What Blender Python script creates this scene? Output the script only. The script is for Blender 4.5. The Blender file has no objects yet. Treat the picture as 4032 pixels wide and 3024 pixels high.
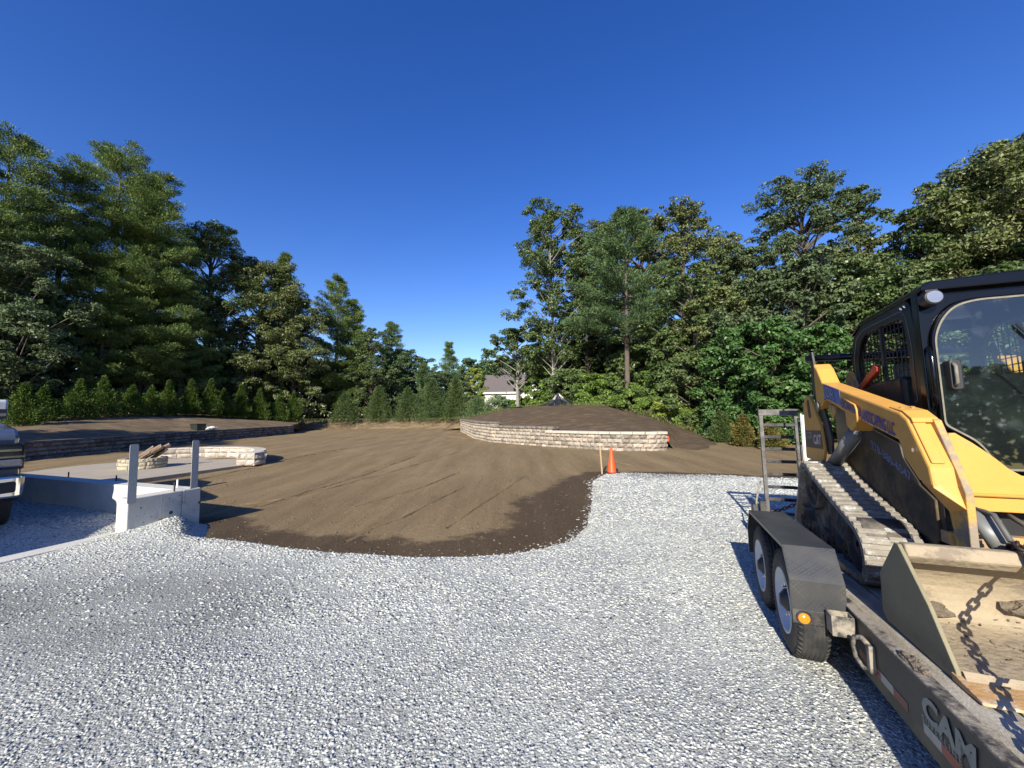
import bpy, bmesh, math, random
import numpy as np
from mathutils import Vector, Matrix
sc = bpy.context.scene
COL = sc.collection
R = math.radians
# ------------------------------------------------------------------ camera
FPX, CAMH, PITCH, ROLL = 395.0, 1.68, R(4.2), R(-0.8)
_f = np.array([0, math.cos(PITCH), math.sin(PITCH)]); _r0 = np.array([1., 0, 0]); _u0 = np.cross(_r0, _f)
_r = math.cos(ROLL)*_r0 + math.sin(ROLL)*_u0; _u = -math.sin(ROLL)*_r0 + math.cos(ROLL)*_u0
CP = np.array([0, 0, CAMH])
cd = bpy.data.cameras.new('camera'); cam = bpy.data.objects.new('camera', cd); COL.objects.link(cam)
cd.sensor_width = 36; cd.lens = 36*FPX/1024; cd.clip_end = 2000; cd.clip_start = .05
m = Matrix.Identity(4)
for i in range(3):
    m[i][0], m[i][1], m[i][2], m[i][3] = _r[i], _u[i], -_f[i], CP[i]
cam.matrix_world = m
sc.camera = cam
# ------------------------------------------------------------------ light
SUN_EL, SUN_AZ = 28.0, 200.0      # the sun stands behind the camera, a little to its left
w = bpy.data.worlds.new('World'); sc.world = w; w.use_nodes = True
nt = w.node_tree; nt.nodes.clear()
sky = nt.nodes.new('ShaderNodeTexSky'); sky.sky_type = 'NISHITA'; sky.sun_disc = False
sky.sun_elevation = R(SUN_EL); sky.sun_rotation = R(SUN_AZ); sky.air_density = 1.0; sky.dust_density = 0.25; sky.ozone_density = 2.5
hs = nt.nodes.new('ShaderNodeHueSaturation'); hs.inputs['Saturation'].default_value = 1.34; hs.inputs['Hue'].default_value = .522
bg = nt.nodes.new('ShaderNodeBackground'); bg.inputs[1].default_value = 0.117
wo = nt.nodes.new('ShaderNodeOutputWorld')
nt.links.new(sky.outputs[0], hs.inputs['Color']); nt.links.new(hs.outputs[0], bg.inputs[0]); nt.links.new(bg.outputs[0], wo.inputs[0])
ld = bpy.data.lights.new('sun', 'SUN'); ld.energy = 5.0; ld.angle = R(.5); ld.color = (1, .94, .81)
sun = bpy.data.objects.new('sun', ld); COL.objects.link(sun)
sv = Vector((math.sin(R(SUN_AZ))*math.cos(R(SUN_EL)), math.cos(R(SUN_AZ))*math.cos(R(SUN_EL)), math.sin(R(SUN_EL))))
sun.rotation_euler = sv.to_track_quat('Z', 'Y').to_euler()
sc.view_settings.view_transform = 'Standard'; sc.view_settings.look = 'None'
sc.view_settings.exposure = 0.7; sc.view_settings.gamma = 1
sc.cycles.max_bounces = 6; sc.cycles.transparent_max_bounces = 12

# ------------------------------------------------------------------ helpers
def ray(x, y): return _f + _r*(x-512)/FPX - _u*(y-384)/FPX
def at(x, y, Y):
    d = ray(x, y); return CP + d*(Y/d[1])
def gp(x, y, z=0.):
    d = ray(x, y); return CP + d*((z-CAMH)/d[2])

def tag(o, label=None, cat=None, group=None, kind=None):
    if label: o['label'] = label
    if cat: o['category'] = cat
    if group: o['group'] = group
    if kind: o['kind'] = kind
    return o
def empty(name, loc=(0, 0, 0), rot=None, mat3=None, label=None, cat=None, group=None):
    o = bpy.data.objects.new(name, None); COL.objects.link(o); o.empty_display_size = .2
    o.location = loc
    if rot: o.rotation_euler = rot
    if mat3 is not None: o.rotation_euler = mat3.to_euler()
    return tag(o, label, cat, group)
def link(name, me, mt, parent=None, smooth=False):
    o = bpy.data.objects.new(name, me); COL.objects.link(o)
    if mt: me.materials.append(mt)
    if parent: o.parent = parent
    if smooth:
        me.polygons.foreach_set('use_smooth', [True]*len(me.polygons))
    return o
def copy_tree(o, parent=None):
    c = o.copy(); COL.objects.link(c)
    if parent: c.parent = parent
    for ch in list(o.children): copy_tree(ch, c)
    return c

class MB:
    def __init__(s, off=(0, 0, 0)): s.v = []; s.f = []; s.seg = []; s.o = Vector(off)
    def add(s, vs, fs):
        b = len(s.v); s.seg.append((b, len(s.f))); s.v += [tuple(Vector(v)-s.o) for v in vs]; s.f += [tuple(b+i for i in f) for f in fs]; return s
    def box(s, x0, x1, y0, y1, z0, z1):
        v = [(x, y, z) for z in (z0, z1) for y in (y0, y1) for x in (x0, x1)]
        return s.add(v, [(0, 2, 3, 1), (4, 5, 7, 6), (0, 1, 5, 4), (2, 6, 7, 3), (0, 4, 6, 2), (1, 3, 7, 5)])
    def loft(s, A, B, cap=True):
        n = len(A); f = [(i, (i+1) % n, n+(i+1) % n, n+i) for i in range(n)]
        if cap: f += [tuple(range(n))[::-1], tuple(range(n, 2*n))]
        return s.add(list(A)+list(B), f)
    def px(s, poly, x0, x1):      # polygon in (y, z), extruded along x
        return s.loft([(x0, p[0], p[1]) for p in poly], [(x1, p[0], p[1]) for p in poly])
    def py(s, poly, y0, y1):      # polygon in (x, z), extruded along y
        return s.loft([(p[0], y0, p[1]) for p in poly], [(p[0], y1, p[1]) for p in poly])
    def pz(s, poly, z0, z1):
        return s.loft([(p[0], p[1], z0) for p in poly], [(p[0], p[1], z1) for p in poly])
    def ring(s, outer, inner, fn0, fn1):   # outer and inner loops of equal count; fn maps 2d to 3d
        n = len(outer)
        v = [fn0(p) for p in outer]+[fn0(p) for p in inner]+[fn1(p) for p in outer]+[fn1(p) for p in inner]
        f = []
        for i in range(n):
            j = (i+1) % n
            f += [(i, j, n+j, n+i), (2*n+i, 3*n+i, 3*n+j, 2*n+j), (i, 2*n+i, 2*n+j, j), (n+i, n+j, 3*n+j, 3*n+i)]
        return s.add(v, f)
    def tube(s, pts, r, seg=8, r1=None, cap=True):
        pts = [Vector(p) for p in pts]; n = len(pts); rings = []
        up = None
        for i, p in enumerate(pts):
            t = (pts[min(i+1, n-1)]-pts[max(i-1, 0)]).normalized()
            if up is None:
                up = Vector((0, 0, 1)) if abs(t.z) < .9 else Vector((1, 0, 0))
            x = t.cross(up); x.normalize(); y = x.cross(t); up = y
            rr = r if r1 is None else r+(r1-r)*i/(n-1)
            rings.append([p+(x*math.cos(a)+y*math.sin(a))*rr for a in [2*math.pi*k/seg for k in range(seg)]])
        vs = [v for g in rings for v in g]; fs = []
        for i in range(n-1):
            for k in range(seg):
                k2 = (k+1) % seg
                fs.append((i*seg+k, i*seg+k2, (i+1)*seg+k2, (i+1)*seg+k))
        if cap: fs += [tuple(range(seg))[::-1], tuple(range((n-1)*seg, n*seg))]
        return s.add(vs, fs)
    def lathex(s, prof, c, seg=40):    # profile (x, radius) spun round an x-axis through c
        n = len(prof); vs = []
        for k in range(seg):
            a = 2*math.pi*k/seg
            vs += [(c[0]+x, c[1]+r*math.cos(a), c[2]+r*math.sin(a)) for x, r in prof]
        fs = [(k*n+i, ((k+1) % seg)*n+i, ((k+1) % seg)*n+i+1, k*n+i+1) for k in range(seg) for i in range(n-1)]
        return s.add(vs, fs)
    def each(s, name, mt, parent=None, **k):
        for i, (v0, f0) in enumerate(s.seg):
            v1, f1 = s.seg[i+1] if i+1 < len(s.seg) else (len(s.v), len(s.f))
            m_ = MB(); m_.v = s.v[v0:v1]; m_.f = [tuple(j-v0 for j in f) for f in s.f[f0:f1]]; m_.build(name, mt, parent, **k)
    def build(s, name, mt, parent=None, smooth=False, bevel=0, fix=True):
        me = bpy.data.meshes.new(name); me.from_pydata(s.v, [], s.f)
        if fix:
            bm = bmesh.new(); bm.from_mesh(me); bmesh.ops.recalc_face_normals(bm, faces=bm.faces); bm.to_mesh(me); bm.free()
        o = link(name, me, mt, parent, smooth)
        if bevel:
            b = o.modifiers.new('bevel', 'BEVEL'); b.width = bevel; b.segments = 2; b.limit_method = 'ANGLE'; b.angle_limit = R(40)
        return o

def rounded(pts, r, n=4):
    """round the corners of a 2d polygon"""
    out = []; N = len(pts)
    for i, p in enumerate(pts):
        p = Vector(p[:2]); rr = pts[i][2] if len(pts[i]) > 2 else r
        a = Vector(pts[i-1][:2])-p; b = Vector(pts[(i+1) % N][:2])-p
        d = min(rr, a.length*.49, b.length*.49)
        A = p+a.normalized()*d; B = p+b.normalized()*d
        for k in range(n+1):
            t = k/n; q = A*(1-t)**2+p*2*t*(1-t)+B*t*t; out.append((q.x, q.y))
    return out

# ------------------------------------------------------------------ materials
def new_mat(name):
    mt = bpy.data.materials.new(name); mt.use_nodes = True
    return mt, mt.node_tree, mt.node_tree.nodes['Principled BSDF']
def mat(name, col, rough=.6, metal=0., col2=None, scale=4., amt=.5, bump=0., bscale=60., dirt=None, dscale=3., dcut=(.5, .62), spec=None, detail=6., stretch=None, coat=0.):
    mt, t, b = new_mat(name); N = t.nodes; L = t.links
    tc = N.new('ShaderNodeTexCoord'); src = tc.outputs['Object']
    if stretch:
        mp = N.new('ShaderNodeMapping'); mp.inputs['Scale'].default_value = stretch; L.new(src, mp.inputs[0]); src = mp.outputs[0]
    b.inputs['Roughness'].default_value = rough; b.inputs['Metallic'].default_value = metal
    if coat: b.inputs['Coat Weight'].default_value = coat; b.inputs['Coat Roughness'].default_value = .08
    if spec is not None: b.inputs['Specular IOR Level'].default_value = spec
    col2 = col2 or tuple(c*.72 for c in col)
    n1 = N.new('ShaderNodeTexNoise'); n1.inputs['Scale'].default_value = scale; n1.inputs['Detail'].default_value = detail; n1.inputs['Roughness'].default_value = .65
    L.new(src, n1.inputs['Vector'])
    rp = N.new('ShaderNodeValToRGB'); rp.color_ramp.elements[0].position = .5-.25*amt/.5*.6; rp.color_ramp.elements[1].position = .5+.25
    rp.color_ramp.elements[0].color = (*col2, 1); rp.color_ramp.elements[1].color = (*col, 1)
    L.new(n1.outputs[0], rp.inputs[0]); cur = rp.outputs[0]
    if dirt:
        n2 = N.new('ShaderNodeTexNoise'); n2.inputs['Scale'].default_value = dscale; n2.inputs['Detail'].default_value = 9; n2.inputs['Roughness'].default_value = .7
        L.new(src, n2.inputs['Vector'])
        r2 = N.new('ShaderNodeValToRGB'); r2.color_ramp.elements[0].position = dcut[0]; r2.color_ramp.elements[1].position = dcut[1]
        L.new(n2.outputs[0], r2.inputs[0])
        mx = N.new('ShaderNodeMix'); mx.data_type = 'RGBA'; L.new(r2.outputs[0], mx.inputs[0]); L.new(cur, mx.inputs[6]); mx.inputs[7].default_value = (*dirt, 1)
        cur = mx.outputs[2]
        mr = N.new('ShaderNodeMapRange'); mr.inputs[3].default_value = rough; mr.inputs[4].default_value = .9
        L.new(r2.outputs[0], mr.inputs[0]); L.new(mr.outputs[0], b.inputs['Roughness'])
    L.new(cur, b.inputs['Base Color'])
    if bump:
        n3 = N.new('ShaderNodeTexNoise'); n3.inputs['Scale'].default_value = bscale; n3.inputs['Detail'].default_value = 4
        L.new(src, n3.inputs['Vector'])
        bp = N.new('ShaderNodeBump'); bp.inputs['Strength'].default_value = bump; bp.inputs['Distance'].default_value = .02
        L.new(n3.outputs[0], bp.inputs['Height']); L.new(bp.outputs[0], b.inputs['Normal'])
    return mt

def attr_mat(name, attr, cols, rough=.8, bump=0., bscale=80., transl=0., noise=.0, nscale=20., spec=.5):
    """colour picked from a ramp by a per-face value carried by the mesh"""
    mt, t, b = new_mat(name); N = t.nodes; L = t.links
    a = N.new('ShaderNodeAttribute'); a.attribute_name = attr
    rp = N.new('ShaderNodeValToRGB'); cr = rp.color_ramp
    while len(cr.elements) < len(cols): cr.elements.new(.5)
    for i, c in enumerate(cols):
        cr.elements[i].position = i/(len(cols)-1); cr.elements[i].color = (*c, 1)
    fac = a.outputs['Fac']; tc = N.new('ShaderNodeTexCoord')
    L.new(fac, rp.inputs[0]); cur = rp.outputs[0]
    if noise:
        n = N.new('ShaderNodeTexNoise'); n.inputs['Scale'].default_value = nscale; n.inputs['Detail'].default_value = 5
        L.new(tc.outputs['Object'], n.inputs['Vector'])
        mr = N.new('ShaderNodeMapRange'); mr.inputs[3].default_value = 1-noise; mr.inputs[4].default_value = 1+noise*.6; mr.inputs[1].default_value = .3; mr.inputs[2].default_value = .7
        L.new(n.outputs[0], mr.inputs[0])
        vm = N.new('ShaderNodeVectorMath'); vm.operation = 'SCALE'; L.new(cur, vm.inputs[0]); L.new(mr.outputs[0], vm.inputs['Scale']); cur = vm.outputs[0]
    L.new(cur, b.inputs['Base Color']); b.inputs['Roughness'].default_value = rough; b.inputs['Specular IOR Level'].default_value = spec
    if bump:
        n3 = N.new('ShaderNodeTexNoise'); n3.inputs['Scale'].default_value = bscale; n3.inputs['Detail'].default_value = 5
        L.new(tc.outputs['Object'], n3.inputs['Vector'])
        bp = N.new('ShaderNodeBump'); bp.inputs['Strength'].default_value = bump; bp.inputs['Distance'].default_value = .02
        L.new(n3.outputs[0], bp.inputs['Height']); L.new(bp.outputs[0], b.inputs['Normal'])
    if transl:
        tr = N.new('ShaderNodeBsdfTranslucent'); L.new(cur, tr.inputs[0]); ms = N.new('ShaderNodeMixShader'); ms.inputs[0].default_value = transl
        out = N['Material Output']; L.new(b.outputs[0], ms.inputs[1]); L.new(tr.outputs[0], ms.inputs[2]); L.new(ms.outputs[0], out.inputs[0])
    return mt

M = {}
M['concrete'] = mat('poured_concrete', (.62, .60, .535), .85, col2=(.50, .485, .43), scale=3, bump=.25, bscale=25, dirt=(.30, .30, .28), dscale=2.2, dcut=(.58, .75))
M['slab'] = mat('patio_concrete', (.40, .345, .265), .9, col2=(.32, .275, .21), scale=1.5, bump=.2, bscale=60)
M['galv'] = mat('galvanised_steel', (.44, .45, .43), .6, .05, col2=(.33, .34, .33), scale=30)
M['rebar'] = mat('rusty_rebar', (.06, .045, .035), .8, .3)
M['white_pipe'] = mat('white_plastic', (.80, .80, .78), .5, col2=(.74, .74, .72))
M['wood_stake'] = mat('raw_pine_wood', (.50, .36, .20), .8, col2=(.36, .25, .13), scale=30, stretch=(1, 1, .1))
M['cone'] = mat('orange_cone_rubber', (.95, .10, .015), .5, col2=(.85, .08, .012), dirt=(.5, .12, .04), dscale=20, dcut=(.62, .8))
M['black_rubber'] = mat('black_rubber', (.022, .022, .022), .7, dirt=(.10, .09, .08), dscale=8, dcut=(.5, .8), bump=.2)
M['tyre'] = mat('dusty_tyre_rubber', (.030, .029, .028), .75, col2=(.02, .02, .02), dirt=(.085, .078, .068), dscale=9, dcut=(.42, .75), bump=.3, bscale=120)
M['rim'] = mat('white_painted_rim', (.62, .64, .66), .45, col2=(.5, .52, .54), dirt=(.25, .22, .18), dscale=12, dcut=(.55, .8))
M['blackmetal'] = mat('black_painted_steel', (.022, .023, .025), .42, .0, col2=(.014, .014, .015), scale=8, dirt=(.11, .10, .085), dscale=5, dcut=(.45, .72), bump=.1)
M['rail'] = mat('weathered_black_steel', (.050, .050, .048), .55, 0, col2=(.026, .026, .026), scale=6, dirt=(.30, .26, .20), dscale=9, dcut=(.40, .54), bump=.25, bscale=70)
M['railside'] = mat('dull_black_rail_paint', (.045, .047, .046), .55, 0, col2=(.03, .031, .031), scale=6, dirt=(.12, .11, .09), dscale=3, dcut=(.5, .8), bump=.1)
M['ramp'] = mat('scuffed_ramp_steel', (.055, .055, .055), .5, .2, col2=(.03, .03, .03), scale=12, dirt=(.22, .20, .18), dscale=9, dcut=(.4, .65))
M['deckwood'] = mat('dusty_deck_planks', (.36, .315, .24), .9, col2=(.25, .215, .16), scale=5, dirt=(.44, .40, .32), dscale=3, dcut=(.45, .6), bump=.4, stretch=(4, 1, 1))
M['yellow'] = mat('yellow_machine_paint', (.67, .345, .066), .55, 0, col2=(.57, .29, .056), scale=2.5, dirt=(.40, .27, .12), dscale=11, dcut=(.58, .74), bump=.05, coat=.08)
M['yellow_dirty'] = mat('scratched_yellow_paint', (.66, .36, .06), .55, 0, col2=(.42, .25, .07), scale=5, dirt=(.27, .22, .16), dscale=7, dcut=(.45, .58), bump=.2)
M['chassis_dirty'] = mat('grimy_chassis_paint', (.20, .135, .055), .8, 0, col2=(.09, .065, .035), scale=4, dirt=(.05, .042, .03), dscale=3, dcut=(.42, .6), bump=.2)
M['cab'] = mat('gloss_black_cab_paint', (.004, .004, .005), .16, 0, col2=(.003, .003, .004), scale=3, spec=.32, coat=.06)
M['cabside'] = mat('dusty_black_cab_side', (.009, .009, .010), .35, 0, col2=(.006, .006, .007), scale=3, spec=.35, dirt=(.030, .028, .022), dscale=3, dcut=(.5, .75))
M['sidepanel'] = mat('dark_grey_panel', (.040, .038, .037), .5, 0)
M['seal'] = mat('dusty_window_seal', (.24, .22, .17), .8, col2=(.15, .14, .11), scale=20)
M['track'] = mat('muddy_track_rubber', (.30, .27, .215), .92, col2=(.20, .175, .14), scale=5, dirt=(.42, .41, .38), dscale=14, dcut=(.53, .62), bump=.7, bscale=35)
M['undercar'] = mat('caked_undercarriage_steel', (.09, .08, .065), .9, col2=(.035, .032, .028), scale=4, dirt=(.17, .145, .11), dscale=4, dcut=(.5, .62), bump=.7, bscale=20)
M['bucket'] = mat('worn_bucket_steel', (.40, .325, .215), .8, .0, col2=(.29, .23, .15), scale=2.5, dirt=(.22, .175, .125), dscale=5, dcut=(.52, .62), bump=.5, bscale=30)
M['bucket_side'] = mat('dusty_bucket_side_plate', (.28, .245, .15), .75, .0, col2=(.20, .175, .105), scale=2, dirt=(.12, .10, .07), dscale=3.5, dcut=(.56, .66), bump=.2)
M['edge'] = mat('rusty_cutting_edge', (.52, .28, .10), .7, .1, col2=(.44, .27, .12), scale=6, dirt=(.50, .44, .33), dscale=6, dcut=(.5, .62), bump=.3)
M['mud'] = mat('dried_mud', (.20, .16, .115), .95, col2=(.12, .095, .065), scale=14, bump=1., bscale=40)
M['cyl'] = mat('grey_hydraulic_cylinder', (.20, .205, .20), .5, .2, col2=(.15, .155, .155), dirt=(.32, .27, .18), dscale=6, dcut=(.5, .7))
M['chrome'] = mat('chrome', (.8, .8, .8), .12, 1., col2=(.75, .75, .75))
M['chain'] = mat('rusty_chain_steel', (.055, .035, .028), .6, .5, col2=(.03, .02, .018))
M['rustchain'] = mat('orange_rusty_chain', (.22, .09, .04), .8, .2, col2=(.12, .05, .03))
M['red'] = mat('red_lever_paint', (.42, .035, .015), .5, col2=(.30, .03, .015))
M['redpaint'] = mat('red_spray_mark', (.75, .10, .08), .8)
M['orange_lens'] = mat('amber_lens', (.95, .25, .02), .2, col2=(.85, .20, .01), coat=.6)
M['tape_red'] = mat('red_reflective_tape', (.30, .05, .04), .5, col2=(.22, .04, .03), dirt=(.2, .14, .1), dscale=6)
M['tape_white'] = mat('white_reflective_tape', (.42, .42, .38), .5, col2=(.30, .30, .27), dirt=(.2, .18, .14), dscale=6)
M['letter_grey'] = mat('pale_grey_lettering', (.27, .29, .27), .6, col2=(.20, .22, .20))
M['letter_blue'] = mat('dark_blue_lettering', (.035, .045, .30), .5)
M['letter_lblue'] = mat('light_blue_lettering', (.14, .20, .46), .5)
M['decal_dark'] = mat('dark_decal_band', (.075, .058, .050), .5)
M['letter_white'] = mat('white_lettering', (.60, .60, .58), .5)
M['lamp'] = mat('lamp_reflector', (.42, .42, .45), .2, .7)
M['seat'] = mat('grey_seat_vinyl', (.16, .18, .17), .7)
M['plastic'] = mat('black_plastic', (.02, .02, .022), .5)
M['planter'] = mat('black_plastic_tub', (.018, .022, .02), .55)
M['paper'] = mat('white_folded_bags', (.80, .84, .86), .7, col2=(.62, .66, .70), scale=14)
M['log'] = mat('split_firewood', (.28, .20, .13), .9, col2=(.13, .095, .07), scale=18, bump=.6, bscale=40)
M['logend'] = mat('pale_cut_wood', (.56, .42, .30), .9, col2=(.45, .32, .21), scale=30)
M['yellowtube'] = mat('yellow_painted_tube', (.80, .50, .06), .45)
M['tarp'] = mat('black_plastic_sheet', (.018, .019, .022), .3, bump=.4, bscale=8)
M['siding'] = mat('white_house_siding', (.72, .70, .62), .8, col2=(.62, .60, .54), scale=2)
M['roof'] = mat('grey_asphalt_shingles', (.15, .125, .115), .9, col2=(.10, .085, .08), scale=3, stretch=(1, 1, 4))
M['glassdark'] = mat('dark_window_glass', (.02, .025, .03), .08, spec=.8)
M['ash'] = mat('charcoal_ash', (.03, .028, .025), .95)
M['truckpaint'] = mat('blue_grey_truck_paint', (.10, .13, .20), .25, .3, coat=.8)
M['truckwhite'] = mat('pale_truck_trim', (.55, .58, .62), .35)
M['hose'] = mat('grey_hydraulic_hose', (.12, .12, .11), .6)
M['bark'] = mat('grey_brown_bark', (.155, .125, .10), .95, col2=(.075, .06, .05), scale=6, bump=.9, bscale=18, stretch=(1, 1, .25))
M['bark_light'] = mat('pale_oak_bark', (.33, .31, .28), .95, col2=(.17, .155, .14), scale=5, bump=.8, bscale=18, stretch=(1, 1, .3))
M['cap'] = mat('wall_cap_stone', (.52, .47, .39), .9, col2=(.42, .375, .31), scale=5, bump=.5, bscale=30)
M['cap_dark'] = mat('dark_wall_cap_stone', (.30, .26, .205), .9, col2=(.09, .08, .07), scale=5, bump=.5, bscale=30)
def glass_mat(name, tint, refl, rough=.02):
    mt, t, b = new_mat(name); N = t.nodes; L = t.links
    tr = N.new('ShaderNodeBsdfTransparent'); tr.inputs[0].default_value = (*tint, 1)
    gl = N.new('ShaderNodeBsdfGlossy'); gl.inputs['Roughness'].default_value = rough; gl.inputs[0].default_value = (.95, .97, 1, 1)
    fr = N.new('ShaderNodeFresnel'); fr.inputs[0].default_value = 1.5
    ad = N.new('ShaderNodeMath'); ad.operation = 'ADD'; ad.inputs[1].default_value = refl; L.new(fr.outputs[0], ad.inputs[0])
    mx = N.new('ShaderNodeMixShader'); L.new(ad.outputs[0], mx.inputs[0]); L.new(tr.outputs[0], mx.inputs[1]); L.new(gl.outputs[0], mx.inputs[2])
    # faint film of dust and splashes
    tc = N.new('ShaderNodeTexCoord'); n = N.new('ShaderNodeTexNoise'); n.inputs['Scale'].default_value = 9; n.inputs['Detail'].default_value = 8; L.new(tc.outputs['Object'], n.inputs['Vector'])
    rp = N.new('ShaderNodeValToRGB'); rp.color_ramp.elements[0].position = .52; rp.color_ramp.elements[1].position = .8
    rp.color_ramp.elements[0].position = .6; rp.color_ramp.elements[0].color = (.012, .012, .012, 1); rp.color_ramp.elements[1].color = (.10, .10, .10, 1); L.new(n.outputs[0], rp.inputs[0])
    df = N.new('ShaderNodeBsdfDiffuse'); df.inputs[0].default_value = (.33, .38, .40, 1)
    m2 = N.new('ShaderNodeMixShader'); L.new(rp.outputs[0], m2.inputs[0]); L.new(mx.outputs[0], m2.inputs[1]); L.new(df.outputs[0], m2.inputs[2])
    L.new(m2.outputs[0], N['Material Output'].inputs[0]); return mt
M['glass'] = glass_mat('dusty_cab_glass', (.58, .70, .66), .05)
M['tread_plate'] = None

def tread_mat():
    mt, t, b = new_mat('black_diamond_tread_plate'); N = t.nodes; L = t.links
    tc0 = N.new('ShaderNodeTexCoord'); sx0 = N.new('ShaderNodeSeparateXYZ'); L.new(tc0.outputs['Object'], sx0.inputs[0]); ad0 = N.new('ShaderNodeMath'); L.new(sx0.outputs[1], ad0.inputs[0]); L.new(sx0.outputs[2], ad0.inputs[1]); cb = N.new('ShaderNodeCombineXYZ'); L.new(sx0.outputs[0], cb.inputs[0]); L.new(ad0.outputs[0], cb.inputs[1])
    class _T: outputs = {'Object': cb.outputs[0]}
    tc = _T
    def bars(rot, sx, sy, off):
        mp = N.new('ShaderNodeMapping'); mp.inputs['Rotation'].default_value = (0, 0, R(rot)); mp.inputs['Location'].default_value = off; L.new(tc.outputs['Object'], mp.inputs[0])
        sp = N.new('ShaderNodeSeparateXYZ'); L.new(mp.outputs[0], sp.inputs[0])
        o = None
        for ax, s, c in ((0, sx, .35), (1, sy, .80)):
            mu = N.new('ShaderNodeMath'); mu.operation = 'MULTIPLY'; mu.inputs[1].default_value = s; L.new(sp.outputs[ax], mu.inputs[0])
            fr = N.new('ShaderNodeMath'); fr.operation = 'PINGPONG'; fr.inputs[1].default_value = 1; L.new(mu.outputs[0], fr.inputs[0])
            st = N.new('ShaderNodeMath'); st.operation = 'LESS_THAN'; st.inputs[1].default_value = c; L.new(fr.outputs[0], st.inputs[0])
            if o is None: o = st.outputs[0]
            else:
                mm = N.new('ShaderNodeMath'); mm.operation = 'MULTIPLY'; L.new(o, mm.inputs[0]); L.new(st.outputs[0], mm.inputs[1]); o = mm.outputs[0]
        return o
    a = bars(45, 105, 52, (0, 0, 0)); c = bars(-45, 105, 52, (.007, .007, 0))
    mx = N.new('ShaderNodeMath'); mx.operation = 'MAXIMUM'; L.new(a, mx.inputs[0]); L.new(c, mx.inputs[1])
    bp = N.new('ShaderNodeBump'); bp.inputs['Strength'].default_value = 1.; bp.inputs['Distance'].default_value = .010; L.new(mx.outputs[0], bp.inputs['Height'])
    L.new(bp.outputs[0], b.inputs['Normal'])
    n = N.new('ShaderNodeTexNoise'); n.inputs['Scale'].default_value = 5; n.inputs['Detail'].default_value = 8; L.new(tc.outputs['Object'], n.inputs['Vector'])
    rp = N.new('ShaderNodeValToRGB'); rp.color_ramp.elements[0].position = .4; rp.color_ramp.elements[1].position = .68
    rp.color_ramp.elements[0].color = (.028, .030, .034, 1); rp.color_ramp.elements[1].color = (.085, .078, .068, 1); L.new(n.outputs[0], rp.inputs[0])
    mc = N.new('ShaderNodeMix'); mc.data_type = 'RGBA'; L.new(mx.outputs[0], mc.inputs[0]); L.new(rp.outputs[0], mc.inputs[6]); mc.inputs[7].default_value = (.055, .057, .060, 1)
    L.new(mc.outputs[2], b.inputs['Base Color']); b.inputs['Roughness'].default_value = .38
    return mt
M['tread_plate'] = tread_mat()

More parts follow.
